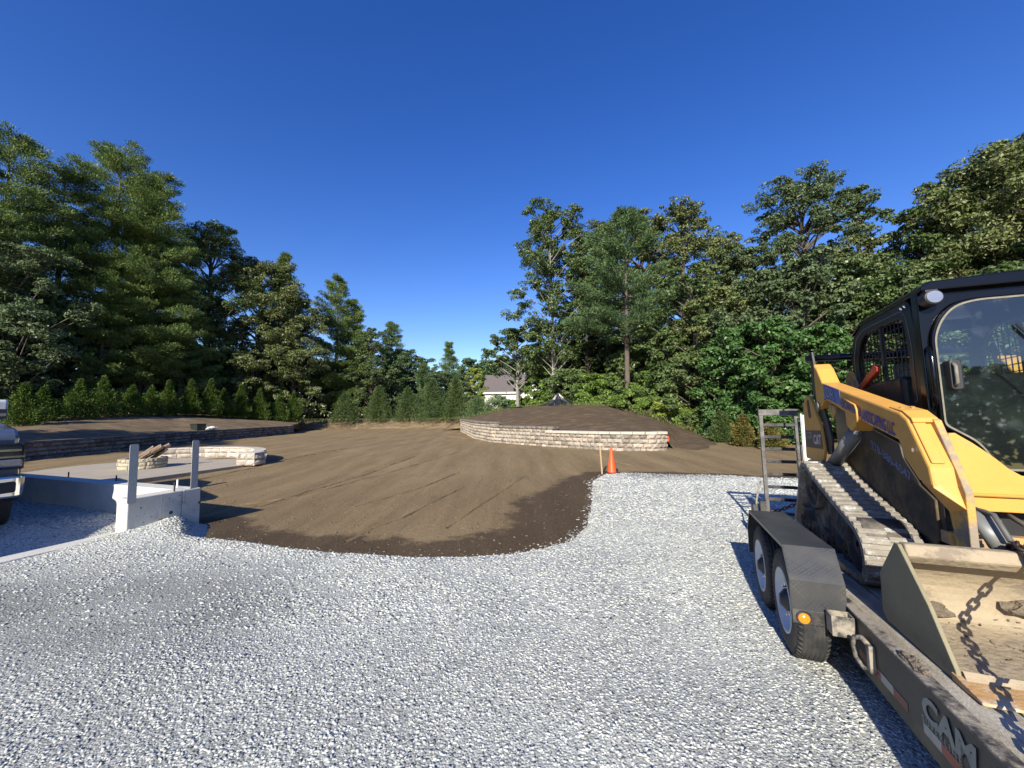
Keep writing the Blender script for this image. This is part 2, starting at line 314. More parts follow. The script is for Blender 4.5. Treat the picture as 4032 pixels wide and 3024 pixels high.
# ------------------------------------------------------------------ ground
rng = np.random.default_rng(7)
def ground_shader(name, cols, scales, bump, bdist=.03, attr=None, col_b=None, straw=None, streak=(1, 1, 1), rotz=0, rpos=(.35, .65)):
    mt, t, b = new_mat(name); N = t.nodes; L = t.links
    tc = N.new('ShaderNodeTexCoord'); P = tc.outputs['Object']
    mp = N.new('ShaderNodeMapping'); mp.inputs['Rotation'].default_value = (0, 0, R(rotz)); mp.inputs['Scale'].default_value = streak; L.new(P, mp.inputs[0])
    n1 = N.new('ShaderNodeTexNoise'); n1.inputs['Scale'].default_value = scales[0]; n1.inputs['Detail'].default_value = 8; n1.inputs['Roughness'].default_value = .7; L.new(mp.outputs[0], n1.inputs['Vector'])
    rp = N.new('ShaderNodeValToRGB'); rp.color_ramp.elements[0].position = rpos[0]; rp.color_ramp.elements[1].position = rpos[1]
    rp.color_ramp.elements[0].color = (*cols[0], 1); rp.color_ramp.elements[1].color = (*cols[1], 1); L.new(n1.outputs[0], rp.inputs[0]); cur = rp.outputs[0]
    n2 = N.new('ShaderNodeTexNoise'); n2.inputs['Scale'].default_value = scales[1]; n2.inputs['Detail'].default_value = 6; n2.inputs['Roughness'].default_value = .75; L.new(P, n2.inputs['Vector'])
    if attr:
        a = N.new('ShaderNodeAttribute'); a.attribute_name = attr
        n5 = N.new('ShaderNodeTexNoise'); n5.inputs['Scale'].default_value = 2.2; n5.inputs['Detail'].default_value = 9; n5.inputs['Roughness'].default_value = .7; L.new(P, n5.inputs['Vector'])
        m1 = N.new('ShaderNodeMath'); m1.operation = 'MULTIPLY_ADD'; m1.inputs[1].default_value = 1.1; L.new(n5.outputs[0], m1.inputs[0]); L.new(a.outputs['Fac'], m1.inputs[2])
        r3 = N.new('ShaderNodeValToRGB'); r3.color_ramp.elements[0].position = .80; r3.color_ramp.elements[1].position = 1.14; L.new(m1.outputs[0], r3.inputs[0])
        r4 = N.new('ShaderNodeValToRGB'); r4.color_ramp.elements[0].position = .3; r4.color_ramp.elements[1].position = .7
        r4.color_ramp.elements[0].color = (*col_b[0], 1); r4.color_ramp.elements[1].color = (*col_b[1], 1); L.new(n1.outputs[0], r4.inputs[0])
        mx = N.new('ShaderNodeMix'); mx.data_type = 'RGBA'; L.new(r3.outputs[0], mx.inputs[0]); L.new(cur, mx.inputs[6]); L.new(r4.outputs[0], mx.inputs[7]); cur = mx.outputs[2]
    # fine grain
    mr = N.new('ShaderNodeMapRange'); mr.inputs[1].default_value = .3; mr.inputs[2].default_value = .7; mr.inputs[3].default_value = .6; mr.inputs[4].default_value = 1.35; L.new(n2.outputs[0], mr.inputs[0])
    vm = N.new('ShaderNodeVectorMath'); vm.operation = 'SCALE'; L.new(cur, vm.inputs[0]); L.new(mr.outputs[0], vm.inputs['Scale']); cur = vm.outputs[0]
    L.new(cur, b.inputs['Base Color']); b.inputs['Roughness'].default_value = .95; b.inputs['Specular IOR Level'].default_value = .2
    bp = N.new('ShaderNodeBump'); bp.inputs['Strength'].default_value = bump; bp.inputs['Distance'].default_value = bdist; L.new(n2.outputs[0], bp.inputs['Height']); L.new(bp.outputs[0], b.inputs['Normal'])
    return mt
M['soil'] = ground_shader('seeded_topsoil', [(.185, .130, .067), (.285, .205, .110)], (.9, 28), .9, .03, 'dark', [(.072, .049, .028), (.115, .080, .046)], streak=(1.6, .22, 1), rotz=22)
M['berm'] = ground_shader('dark_loam_with_straw', [(.105, .074, .044), (.245, .180, .108)], (1.4, 22), .9, .04, streak=(.45, 1.5, 1), rotz=-12)
M['mound'] = ground_shader('dark_loam_with_straw_flecks', [(.100, .071, .044), (.225, .166, .102)], (2.6, 24), .9, .05, streak=(.5, 1.6, 1), rotz=-15, rpos=(.50, .68))
M['forest_floor'] = ground_shader('forest_floor_grass', [(.045, .055, .018), (.11, .12, .035)], (.5, 8), .8, .05)
def gravel_base():
    mt, t, b = new_mat('crushed_stone_bed'); N = t.nodes; L = t.links
    tc = N.new('ShaderNodeTexCoord'); v = N.new('ShaderNodeTexVoronoi'); v.inputs['Scale'].default_value = 75; L.new(tc.outputs['Object'], v.inputs['Vector'])
    sp = N.new('ShaderNodeSeparateColor'); L.new(v.outputs['Color'], sp.inputs[0]); rp = N.new('ShaderNodeValToRGB'); cr = rp.color_ramp
    cr.elements[0].color = (.28, .29, .265, 1); cr.elements[1].color = (.58, .59, .54, 1); e = cr.elements.new(.5); e.color = (.46, .47, .43, 1); L.new(sp.outputs[0], rp.inputs[0])
    n = N.new('ShaderNodeTexNoise'); n.inputs['Scale'].default_value = .8; n.inputs['Detail'].default_value = 6; L.new(tc.outputs['Object'], n.inputs['Vector'])
    mr = N.new('ShaderNodeMapRange'); mr.inputs[1].default_value = .3; mr.inputs[2].default_value = .7; mr.inputs[3].default_value = .72; mr.inputs[4].default_value = 1.05; L.new(n.outputs[0], mr.inputs[0])
    at_ = N.new('ShaderNodeAttribute'); at_.attribute_name = 'worn'; w2 = N.new('ShaderNodeMapRange'); w2.inputs[3].default_value = 1; w2.inputs[4].default_value = .50; L.new(at_.outputs['Fac'], w2.inputs[0])
    mm = N.new('ShaderNodeMath'); mm.operation = 'MULTIPLY'; L.new(mr.outputs[0], mm.inputs[0]); L.new(w2.outputs[0], mm.inputs[1])
    vm = N.new('ShaderNodeVectorMath'); vm.operation = 'SCALE'; L.new(rp.outputs[0], vm.inputs[0]); L.new(mm.outputs[0], vm.inputs['Scale']); L.new(vm.outputs[0], b.inputs['Base Color'])
    b.inputs['Roughness'].default_value = .9
    bp = N.new('ShaderNodeBump'); bp.inputs['Strength'].default_value = .7; bp.inputs['Distance'].default_value = .008; bp.invert = True; L.new(v.outputs['Distance'], bp.inputs['Height']); L.new(bp.outputs[0], b.inputs['Normal'])
    return mt
M['fines'] = gravel_base()

def seg_dist(P, poly):
    d = np.full(len(P), 1e9)
    for a, b in zip(poly[:-1], poly[1:]):
        a = np.array(a); b = np.array(b); ab = b-a
        t = np.clip(((P-a)@ab)/(ab@ab), 0, 1); d = np.minimum(d, np.hypot(*(P-a-t[:, None]*ab).T))
    return d
def inside(P, poly):
    c = np.zeros(len(P), bool); n = len(poly)
    for i in range(n):
        x0, y0 = poly[i]; x1, y1 = poly[(i+1) % n]
        k = ((y0 > P[:, 1]) != (y1 > P[:, 1])) & (P[:, 0] < (x1-x0)*(P[:, 1]-y0)/(y1-y0+1e-12)+x0); c ^= k
    return c
def grid_mesh(name, xs, ys, zf, mt, keep=None, attr=None):
    X, Y = np.meshgrid(xs, ys); P = np.c_[X.ravel(), Y.ravel()]; Z = zf(P)
    nx = len(xs); i = np.arange((len(ys)-1)*(nx-1)); r_, c_ = i//(nx-1), i % (nx-1); a = r_*nx+c_
    F = np.c_[a, a+1, a+1+nx, a+nx]
    if keep is not None:
        F = F[keep(P[F].mean(1))]
    used = np.unique(F); mp = np.zeros(len(P), int); mp[used] = np.arange(len(used)); F = mp[F]; P = P[used]; Z = Z[used]
    me = np_mesh(name, np.c_[P, Z], F)
    if attr:
        at_ = me.attributes.new(attr[0], 'FLOAT', 'POINT'); at_.data.foreach_set('value', attr[1](P).astype(np.float32))
    return link(name, me, mt, smooth=True)
def np_mesh(name, V, F):
    me = bpy.data.meshes.new(name); k = F.shape[1]
    me.vertices.add(len(V)); me.vertices.foreach_set('co', np.asarray(V, np.float32).ravel())
    me.loops.add(F.size); me.loops.foreach_set('vertex_index', F.astype(np.int32).ravel())
    me.polygons.add(len(F)); me.polygons.foreach_set('loop_start', np.arange(0, F.size, k, dtype=np.int32))
    try: me.polygons.foreach_set('loop_total', np.full(len(F), k, np.int32))
    except Exception: pass
    me.update(calc_edges=True); me.validate(); return me
def vnoise(P, s, seed=0):
    """smooth value noise"""
    r = np.random.default_rng(seed); T = r.random((64, 64)); q = P/s; i = np.floor(q).astype(int); f = q-i; f = f*f*(3-2*f)
    g = lambda a, b: T[(i[:, 0]+a) % 64, (i[:, 1]+b) % 64]
    return (g(0, 0)*(1-f[:, 0])+g(1, 0)*f[:, 0])*(1-f[:, 1])+(g(0, 1)*(1-f[:, 0])+g(1, 1)*f[:, 0])*f[:, 1]

AS = np.array([.350, .937]); BS = np.array([.937, -.350])     # axes of the lot: away and right
P0 = gp(125.7, 536)[:2]; P1 = P0+AS*.97
EDGE = [tuple(P1-BS*9+AS*.1), tuple(P1-BS*.3+AS*.02), tuple(P1+BS*.05-AS*.12), (-4.55, 5.85), (-3.5, 5.51), (-2.71, 5.26), (-1.52, 4.99), (-.56, 4.97), (.26, 5.22), (.72, 5.56), (1.14, 6.32), (1.41, 7.34), (1.6, 8.09), (1.88, 9.48), (2.02, 10.3), (2.5, 11.19), (3.84, 10.99), (6.23, 10.21), (11.3, 8.9), (24, 5.5)]
GPOLY = EDGE+[(24, -6), (-24, -6), (-24, 12)]
def gravel_h(P):
    d = seg_dist(P, EDGE); ins = inside(P, GPOLY); s = np.where(ins, d, -d)
    z = -.17+.17*np.clip((s+.10)/.30, 0, 1)
    z += .030*(vnoise(P, .55, 3)-.5)+.03*(vnoise(P, 1.7, 4)-.5)
    hc = P1-AS*.5+BS*.1; q = P-hc; ua = q@AS; ub = q@BS
    z += .10*np.exp(-(ua/.75)**2-((ub-.05)/.50)**2)*np.where(ub > -.2, 1, 0)
    ridge = np.exp(-((s-.28)/.22)**2)*np.clip((-.5-P[:, 0])/3, 0, 1); z += .03*ridge
    return z
def worn(P):
    """where the stone is ground down and dusty from driving"""
    n = vnoise(P, 1.3, 61)*.6+vnoise(P, .45, 62)*.4
    a = np.clip((-.4-P[:, 0])/2.2, 0, 1)*np.clip((5.3-P[:, 1])/.7, 0, 1)
    band = np.exp(-((P[:, 1]-(4.1+.12*P[:, 0]))/.75)**2)*np.clip((-1.0-P[:, 0])/1.2, 0, 1)
    far_ = np.clip((P[:, 1]-9.4)/.9, 0, 1)*np.clip((P[:, 0]-2.4)/.8, 0, 1)
    mid = .25*np.exp(-((P[:, 0]+.3)/2.2)**2-((P[:, 1]-2.6)/1.1)**2)
    return np.clip((a*.36+band*.36+far_*.75+mid)*(.35+1.3*n), 0, 1)
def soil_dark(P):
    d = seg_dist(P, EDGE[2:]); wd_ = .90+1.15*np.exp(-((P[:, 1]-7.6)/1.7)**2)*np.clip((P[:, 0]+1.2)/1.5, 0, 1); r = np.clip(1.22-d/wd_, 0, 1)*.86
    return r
def soil_h(P):
    return -.10+.035*(vnoise(P, 2.5, 8)-.5)+.03*(vnoise(P, .8, 9)-.5)+np.clip((P[:, 1]-12)/4, 0, 1)*.10
g = grid_mesh('ground', np.linspace(-420, 420, 43), np.linspace(-60, 700, 39), lambda P: np.full(len(P), -.45), M['forest_floor']); tag(g, kind='structure')
xs = np.arange(-34, 26, .25); ys = np.arange(3.5, 52, .25)
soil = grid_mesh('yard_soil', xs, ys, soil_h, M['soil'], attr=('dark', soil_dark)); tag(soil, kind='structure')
gravel = grid_mesh('gravel_drive', np.arange(-18, 22, .14), np.arange(-4, 12.2, .14), lambda P: gravel_h(P)+.0025, M['fines'], keep=lambda C: inside(C, GPOLY) | (seg_dist(C, EDGE) < .16), attr=('worn', worn)); tag(gravel, kind='structure')

# thin furrows and ridges left by the rake, standing a little proud of the soil
fur = MB()
for L_ in [[(-5.05, 7.99), (-4.9, 9.06), (-4.38, 12.28), (-3.9, 16.15)], [(-2.36, 5.65), (-1.9, 6.9), (-1.14, 9.96)], [(-1.05, 6.29), (-.47, 8.35), (.41, 11.36)],
           [(-5.98, 7.77), (-4.82, 8.9), (-3.66, 12.72), (-2.24, 17.84)], [(-3.04, 7.78), (-2.27, 9.42), (-1.57, 12.51)], [(6.6, 18.82), (5.92, 14.13)], [(-8.9, 11.35), (-8.7, 16.82), (-8.18, 22.16)], [(3.2, 15.8), (3.9, 12.2)], [(-4.98, 30), (-1.5, 24), (.71, 22.5)]]:
    pts = []
    for a, b in zip(L_[:-1], L_[1:]):
        n = max(2, int(math.hypot(b[0]-a[0], b[1]-a[1])/.22))
        pts += [(a[0]+(b[0]-a[0])*k/n, a[1]+(b[1]-a[1])*k/n) for k in range(n)]
    P = np.array(pts); z = soil_h(P)
    P = P+(rng.random(P.shape)-.5)*.035
    t = np.gradient(P, axis=0); t /= np.linalg.norm(t, axis=1)[:, None]; nn = np.c_[t[:, 1], -t[:, 0]]
    wd = .02+.02*rng.random(len(P)); hh = .006+.026*rng.random(len(P)); vs = []
    for k in range(len(P)):
        vs += [(*(P[k]-nn[k]*wd[k]*1.6), z[k]-.02), (*(P[k]-nn[k]*.01), z[k]+hh[k]), (*(P[k]+nn[k]*wd[k]), z[k]-.02)]
    fur.add(vs, [(3*k+j, 3*k+j+1, 3*k+j+4, 3*k+j+3) for k in range(len(P)-1) for j in (0, 1)])
fo = fur.build('soil_furrows', M['soil']); tag(fo, kind='structure')

# ------------------------------------------------------------------ crushed stone, as real stones
def stones(name, P, size, mt, flat=.32, seed=1, hfun=None, lift=.20, tone_worn=True):
    hfun = hfun or (lambda Q: np.maximum(gravel_h(Q), soil_h(Q)-.005))
    r = np.random.default_rng(seed); n = len(P)
    base = np.array([(x, y, z) for z in (-1, 1) for y in (-1, 1) for x in (-1, 1)], float)*.62
    V = base[None]+r.normal(0, .17, (n, 8, 3))
    s = size*(.5+1.25*r.random(n)**2.2)
    V *= (np.c_[1.25+.5*r.random(n), .85+.3*r.random(n), flat+.25*r.random(n)]*s[:, None]*.5)[:, None]
    def rot(ax, a):
        c, s_ = np.cos(a), np.sin(a); m_ = np.zeros((n, 3, 3)); i, j = [(1, 2), (0, 2), (0, 1)][ax]
        m_[:, ax, ax] = 1; m_[:, i, i] = c; m_[:, j, j] = c; m_[:, i, j] = -s_; m_[:, j, i] = s_; return m_
    Rm = rot(2, r.random(n)*6.28)@rot(0, r.normal(0, .17, n))@rot(1, r.normal(0, .17, n))
    V = np.einsum('nij,nkj->nki', Rm, V)
    z = hfun(P)+s*lift*(r.random(n)-.25)
    V += np.c_[P, z][:, None]
    fq = np.array([(0, 2, 3, 1), (4, 5, 7, 6), (0, 1, 5, 4), (2, 6, 7, 3), (0, 4, 6, 2), (1, 3, 7, 5)])
    F = (fq[None]+8*np.arange(n)[:, None, None]).reshape(-1, 4)
    F = np.concatenate([F[:, [0, 1, 2]], F[:, [0, 2, 3]]])
    me = np_mesh(name, V.reshape(-1, 3), F)
    a = me.attributes.new('tone', 'FLOAT', 'FACE'); tn = np.repeat(r.random(n)*((1-.62*worn(P)) if tone_worn else 1), 6); a.data.foreach_set('value', np.concatenate([tn, tn]).astype(np.float32))
    return link(name, me, mt)
M['stone'] = attr_mat('crushed_grey_stone', 'tone', [(.14, .145, .14), (.30, .31, .295), (.41, .42, .395), (.47, .48, .445), (.50, .51, .47), (.52, .53, .49), (.56, .565, .515), (.60, .60, .545), (.66, .655, .59), (.44, .38, .28)], .75, noise=.2, nscale=90)
def scatter(y0, y1, dens, seed, xl=1.55):
    r = np.random.default_rng(seed); n = int(dens*(y1-y0)*2*xl*y1)
    P = np.c_[(r.random(n)*2-1)*xl*y1, y0+(y1-y0)*r.random(n)]
    P = P[np.abs(P[:, 0]) < xl*(P[:, 1]+.4)]
    d = seg_dist(P, EDGE); ins = inside(P, GPOLY)
    k = ins | ((d < .22) & (r.random(len(P)) < np.exp(-d/.07)))
    # thinner cover on the driven, compacted patches
    comp = vnoise(P, 1.6, 21)*.6+vnoise(P, .6, 22)*.4
    left = np.clip((-1.2-P[:, 0])/2, 0, 1)*np.clip((P[:, 1]-2.2)/1.0, 0, 1)*np.clip((5.2-P[:, 1])/.8, 0, 1)
    k &= r.random(len(P)) > left*np.clip(comp*2.2-.55, 0, .8)
    far = np.clip((P[:, 1]-9.6)/.8, 0, 1)*np.clip(P[:, 0]-2.6, 0, 1); k &= r.random(len(P)) > far*.6
    q = P-P0; ua, ub = q@AS, q@BS
    k &= ~((ub < .0) & (ub > -.27) & (ua < 1.02) & (ua > -30)) & ~((ub < -.0) & (ua > .70))
    return P[k]
PA = scatter(1.2, 3.3, 8200, 11); PB = scatter(3.3, 6.2, 3900, 12); PC_ = scatter(6.2, 11.4, 1300, 13)
st = stones('gravel_stones', PA, .0132, M['stone'], seed=5); tag(st, 'grey crushed stone covering the drive nearest the viewer', 'gravel', kind='stuff')
st = stones('gravel_stones', PB, .0180, M['stone'], seed=6); tag(st, 'grey crushed stone covering the middle of the drive', 'gravel', kind='stuff')
st = stones('gravel_stones', PC_, .028, M['stone'], seed=7); tag(st, 'grey crushed stone at the far end of the drive', 'gravel', kind='stuff')
# clods and pebbles on the bare soil
r_ = np.random.default_rng(31); n_ = 9000
Pc = np.c_[(r_.random(n_)*2-1)*14-2, 4.6+r_.random(n_)**1.5*13]; Pc = Pc[~inside(Pc, GPOLY)]
M['clod'] = attr_mat('soil_clods', 'tone', [(.05, .036, .025), (.10, .072, .048), (.17, .125, .085), (.20, .155, .11)], .95)
cl = stones('soil_clods', Pc, .022, M['clod'], flat=.5, seed=41, hfun=soil_h, lift=.2, tone_worn=False); tag(cl, 'small brown soil clods strewn over the bare yard', 'soil clods', kind='stuff')

# ------------------------------------------------------------------ slopes behind the walls
def strip_mesh(name, cols, mt, seed=1, rough=.10, bulge=.0, n1=14):
    """cols: list of (front, crest, back) points; smooth surface through them"""
    cols = [[np.array(p, float) for p in c] for c in cols]; dense = []
    for c0, c1 in zip(cols[:-1], cols[1:]):
        n = max(2, int(np.linalg.norm(c1[1]-c0[1])/.5))
        for k in range(n): dense.append([c0[i]*(1-k/n)+c1[i]*k/n for i in range(3)])
    dense.append(cols[-1])
    V = []; m_ = n1+5
    for f, c, b in dense:
        for i in range(n1+1):
            t = i/n1; p = f*(1-t)+c*t; p[2] += bulge*math.sin(math.pi*t)*(c[2]-f[2]); V.append(p)
        for i in range(1, 5): V.append(c*(1-i/4)+b*i/4)
    V = np.array(V); V[:, 2] += rough*(vnoise(V[:, :2], 1.1, seed)-.5)*np.tile(np.r_[0, np.ones(m_-1)], len(dense))+.04*(vnoise(V[:, :2], .35, seed+1)-.5)*np.tile(np.r_[0, np.ones(m_-1)], len(dense))
    i = np.arange((len(dense)-1)*(m_-1)); r0, c0 = i//(m_-1), i % (m_-1); a = r0*m_+c0
    return link(name, np_mesh(name, V, np.c_[a, a+m_, a+m_+1, a+1]), mt, smooth=True)
def z4(x, y): return (x/1.8433)/3.9375, (1500+y/1.8433)/3.9375
def z3(x, y): return (1750+x/1.7015)/3.9375, (1550+y/1.7015)/3.9375
LW = [(-19.9, 9.0, .82), (-20.1, 13.0, .82), (-20.2, 15.9, .82), (-20.35, 20.2, .80), (-20.9, 23.5, .76), (-21.2, 28, .74), (-21.2, 33, .76), (-20.9, 37.6, .74)]
def crest(x, y, D, back=(0, 1)):
    p = at(x, y, D); b = p+np.array([back[0]*45, back[1]*45, .5]); return p, b
colsL = []
cr = [((-60, 330), 19), ((-20, 332), 20.5), ((30, 330), 22), ((400, 268), 26), ((900, 240), 31), ((1300, 238), 36), ((1700, 258), 41), ((2212, 300), 46)]
for (fx, fy, fz), ((cx_, cy_), D) in zip(LW, cr):
    c, b = crest(*z4(cx_, cy_), D, (-.8, .55)); colsL.append(((fx-.25, fy, fz-.05), c, b))
for px_, fy_, ty_, D in [(300, 430.5, 420.5, 48), (350, 429, 419.8, 50), (400, 428.5, 419.6, 50), (440, 428.3, 419.2, 49), (475, 428.0, 418.0, 47)]:
    f_ = gp(px_, fy_); c, b = crest(px_, ty_, D, (0, 1)); colsL.append(((f_[0], f_[1], -.05), c, b))
berm = strip_mesh('hill', colsL, M['berm'], 5, .12); tag(berm, kind='structure')
RW = [(-5.06, 38.8, 1.16), (-2.6, 26.9, 1.10), (-1.25, 23.2, .98), (.33, 21.3, .88), (1.9, 19.56, .80), (3.65, 18.0, .74), (4.79, 17.3, .74), (5.95, 16.9, .74), (6.6, 17.1, .72)]
colsR = []
crR = [((150, 168), 43), ((300, 135), 38), ((420, 106), 34), ((600, 85), 31), ((900, 75), 29), ((1080, 88), 28), ((1250, 118), 27), ((1380, 160), 26), ((1500, 200), 25)]
for (fx, fy, fz), ((cx_, cy_), D) in zip(RW, crR):
    c, b = crest(*z3(cx_, cy_), D, (.15, 1)); colsR.append(((fx+.05, fy+.3, fz-.05), c, b))
colsR.append(((6.95, 18.35, .50), *crest(*z3(1560, 222), 24.5, (.2, 1)))); colsR.append(((7.25, 17.9, -.08), *crest(*z3(1600, 235), 24.2, (.2, 1))))
for fpx, cpx, D in [((1620, 380), (1640, 245), 24), ((1750, 384), (1760, 290), 23), ((1900, 386), (1880, 335), 22), ((2000, 388), (2000, 372), 21), ((2200, 392), (2200, 386), 20)]:
    f_ = gp(*z3(*fpx)); c, b = crest(*z3(*cpx), D, (.3, 1)); colsR.append(((f_[0], f_[1], -.05), c, b))
colsR.append(((14, 13.5, -.05), (16, 16, .2), (40, 50, .6))); colsR.append(((20, 10, -.05), (23, 13, .2), (60, 40, .6)))
colsR = [((-7.3, 41, -.05), (-6.2, 47, 1.0), (-5, 90, 1.4))]+colsR
mound = strip_mesh('terrain', colsR, M['mound'], 9, .14, .12); tag(mound, kind='structure')

# ------------------------------------------------------------------ block walls
M['block'] = attr_mat('tan_split_face_block', 'tone', [(.20, .17, .135), (.29, .245, .195), (.37, .31, .245), (.41, .345, .275), (.33, .30, .255), (.48, .40, .315)], .92, bump=.7, bscale=30, noise=.25, nscale=9)
M['block_dark'] = attr_mat('brown_grey_split_face_block', 'tone', [(.13, .105, .08), (.20, .165, .13), (.27, .22, .175), (.33, .27, .21), (.24, .205, .17)], .92, bump=.7, bscale=30, noise=.25, nscale=9)
def resample(pts, step):
    pts = [np.array(p, float) for p in pts]; out = []; 
    seg = [np.linalg.norm(b[:2]-a[:2]) for a, b in zip(pts[:-1], pts[1:])]; T = sum(seg); s = 0.
    n = max(1, int(round(T/step)))
    for k in range(n+1):
        d = T*k/n; i = 0
        while i < len(seg)-1 and d > seg[i]: d -= seg[i]; i += 1
        out.append(pts[i]+(pts[i+1]-pts[i])*min(1, d/seg[i]))
    return out
def block_wall(name, path, hfun, parent, mt, course=.2, bl=.42, depth=.32, z0=-.15, seed=1, bulge=.045, flip=1, side='L', back=True, g_=.006):
    """split-face blocks laid along a path; the rough face looks to the right of travel when flip is 1"""
    r = np.random.default_rng(seed); V = []; F = []; T = []
    base = resample(path, .05); S = [0.]
    for a, b in zip(base[:-1], base[1:]): S.append(S[-1]+float(np.linalg.norm((b-a)[:2])))
    S = np.array(S); BX = np.array(base); total = S[-1]
    pos = lambda s: np.array([np.interp(s, S, BX[:, i]) for i in (0, 1)])
    def nrm(s):
        t = pos(min(s+.1, total))-pos(max(s-.1, 0)); t /= np.linalg.norm(t); return np.array([t[1], -t[0]])*flip
    zc = z0; k = 0
    while zc < 2:
        s = -bl*.5*(k % 2); any_ = False
        while s < total-.02:
            ln = bl*(.72+.56*r.random()); s0, s1 = max(s, 0), min(s+ln, total); s += ln
            if s1-s0 < .06: continue
            top = hfun((s0+s1)/2)
            if zc+course > top+.06: continue
            any_ = True; n = nrm((s0+s1)/2); nx, nz = 5, 4; b0 = len(V)
            off = r.normal(0, .006)
            for j in range(nz):
                for i in range(nx):
                    u, v = i/(nx-1), j/(nz-1); p = pos(s0+g_+(s1-s0-2*g_)*u)
                    e = min(1, 4*min(u, 1-u)*1.0)*min(1, 3.2*min(v, 1-v)) if 0 < i < nx-1 and 0 < j < nz-1 else 0
                    o_ = off+(bulge*(.6+.8*r.random()) if e else r.normal(0, .003))
                    q = p+n*o_; V.append((q[0], q[1], zc+g_+(course-2*g_)*v))
            for j in range(nz-1):
                for i in range(nx-1): F.append((b0+j*nx+i, b0+j*nx+i+1, b0+(j+1)*nx+i+1, b0+(j+1)*nx+i))
            c_ = [b0, b0+nx-1, b0+nz*nx-1, b0+(nz-1)*nx]; b1 = len(V)
            for ss, zz in ((s0+g_, zc+g_), (s1-g_, zc+g_), (s1-g_, zc+course-g_), (s0+g_, zc+course-g_)):
                q = pos(ss)-n*depth; V.append((q[0], q[1], zz))
            for a in range(4): F.append((c_[a], c_[(a+1) % 4], b1+(a+1) % 4, b1+a))
            if back: F.append((b1, b1+1, b1+2, b1+3))
            T += [r.random()]*(len(F)-len(T))
        zc += course; k += 1
        if not any_: break
    me = bpy.data.meshes.new(name); me.from_pydata(V, [], F)
    bm = bmesh.new(); bm.from_mesh(me); bmesh.ops.recalc_face_normals(bm, faces=bm.faces); bm.to_mesh(me); bm.free()
    a = me.attributes.new('tone', 'FLOAT', 'FACE'); a.data.foreach_set('value', np.array(T, np.float32))
    return link(name, me, mt, parent)
def cap_strip(mb, path, z0, z1, over=.05, depth=.36, flip=1, seed=0, ln=.5):
    r = random.Random(seed); pts = resample(path, ln)
    for a, b in zip(pts[:-1], pts[1:]):
        d = (b-a)[:2]; L_ = np.linalg.norm(d); d = d/L_; n = np.array([d[1], -d[0]])*flip; g_ = .004
        a2, b2 = a[:2]+d*g_, b[:2]-d*g_; o_ = over+r.uniform(-.008, .008)
        q = [a2+n*o_, b2+n*(over+r.uniform(-.008, .008)), b2-n*depth, a2-n*depth]
        dz = r.uniform(-.004, .004); mb.pz([tuple(x) for x in q], z0+dz, z1+dz)
# right retaining wall, stepping down toward the viewer
rw = empty('retaining_wall', (2, 19.5, 0), label='curved tan block retaining wall with stepped stone caps below the soil mound', cat='retaining wall')
off = Vector((2, 19.5, 0))
pathR = [p[:2] for p in RW]
cum = [0.]
for a, b in zip(pathR[:-1], pathR[1:]): cum.append(cum[-1]+math.dist(a, b))
# distances along the wall where the cap steps down
sA, sB = np.interp([-1.1, 1.95], [p[0] for p in pathR], cum)
def hR(s): return 1.13 if s < sA-5 else (1.08 if s < sA else (.87 if s < sB else .68))
def sub(path, cum, s0, s1):
    P = np.array(path); f = lambda s: (np.interp(s, cum, P[:, 0]), np.interp(s, cum, P[:, 1]))
    return [f(s) for s in np.linspace(s0, s1, max(3, int((s1-s0)/.6)))]
wv = block_wall('blocks', [(x-off.x, y-off.y) for x, y in pathR], hR, rw, M['block'], course=.195, bl=.32, bulge=.065, z0=-.1, seed=3, flip=1)
cm = MB(off)
cap_strip(cm, sub(pathR, cum, 0, sA+.1), 1.07, 1.18, over=.11, flip=1, seed=1)
cap_strip(cm, sub(pathR, cum, sA-.45, sB+.1), .877, .985, over=.11, flip=1, seed=2)
cm.build('cap', M['cap_dark'], rw, bevel=.008)
cm = MB(off); cap_strip(cm, sub(pathR, cum, sB-.4, cum[-1]+.0), .682, .795, over=.11, flip=1, seed=3); cm.build('cap', M['cap'], rw, bevel=.008)
e_ = MB(off); ep = np.array(RW[-1][:2]); e_d = np.array([.5, .86])   # return at the free end
wr = block_wall('blocks', [(ep[0]-off.x, ep[1]-off.y), (ep[0]+.35-off.x, ep[1]+1.2-off.y)], lambda s: .68, rw, M['block'], course=.195, z0=-.1, seed=8)
pm = at(*z3(512, 296), 22.3)
mk = MB(off)
for i, (a, b) in enumerate([((0, 0), (-.07, -.14)), ((-.07, -.14), (.09, -.12)), ((.06, .02), (.04, -.24)), ((.14, -.02), (.20, -.10)), ((.20, -.10), (.12, -.15))]):
    c0 = Vector((pm[0], pm[1], pm[2]))
    mk.tube([c0+Vector((a[0], -.02, a[1]+.08)), c0+Vector((b[0], -.02, b[1]+.08))], .012, 5)
mk.build('paint_mark', M['redpaint'], rw)

lw = empty('retaining_wall', (-20.8, 25, 0), label='long dark block retaining wall in front of the row of young evergreens', cat='retaining wall')
off = Vector((-20.8, 25, 0)); pathL = [p[:2] for p in LW]
pathL2 = pathL+[(-21.3, 38.6), (-22.3, 39.2)]
block_wall('blocks', [(x-off.x, y-off.y) for x, y in pathL2], lambda s: .70, lw, M['block_dark'], course=.19, bl=.36, z0=-.06, seed=4, flip=1, bulge=.09, g_=.010)
cm = MB(off); cap_strip(cm, pathL2, .70, .775, flip=1, seed=5, depth=.34); cm.build('cap', M['cap_dark'], lw, bevel=.01)

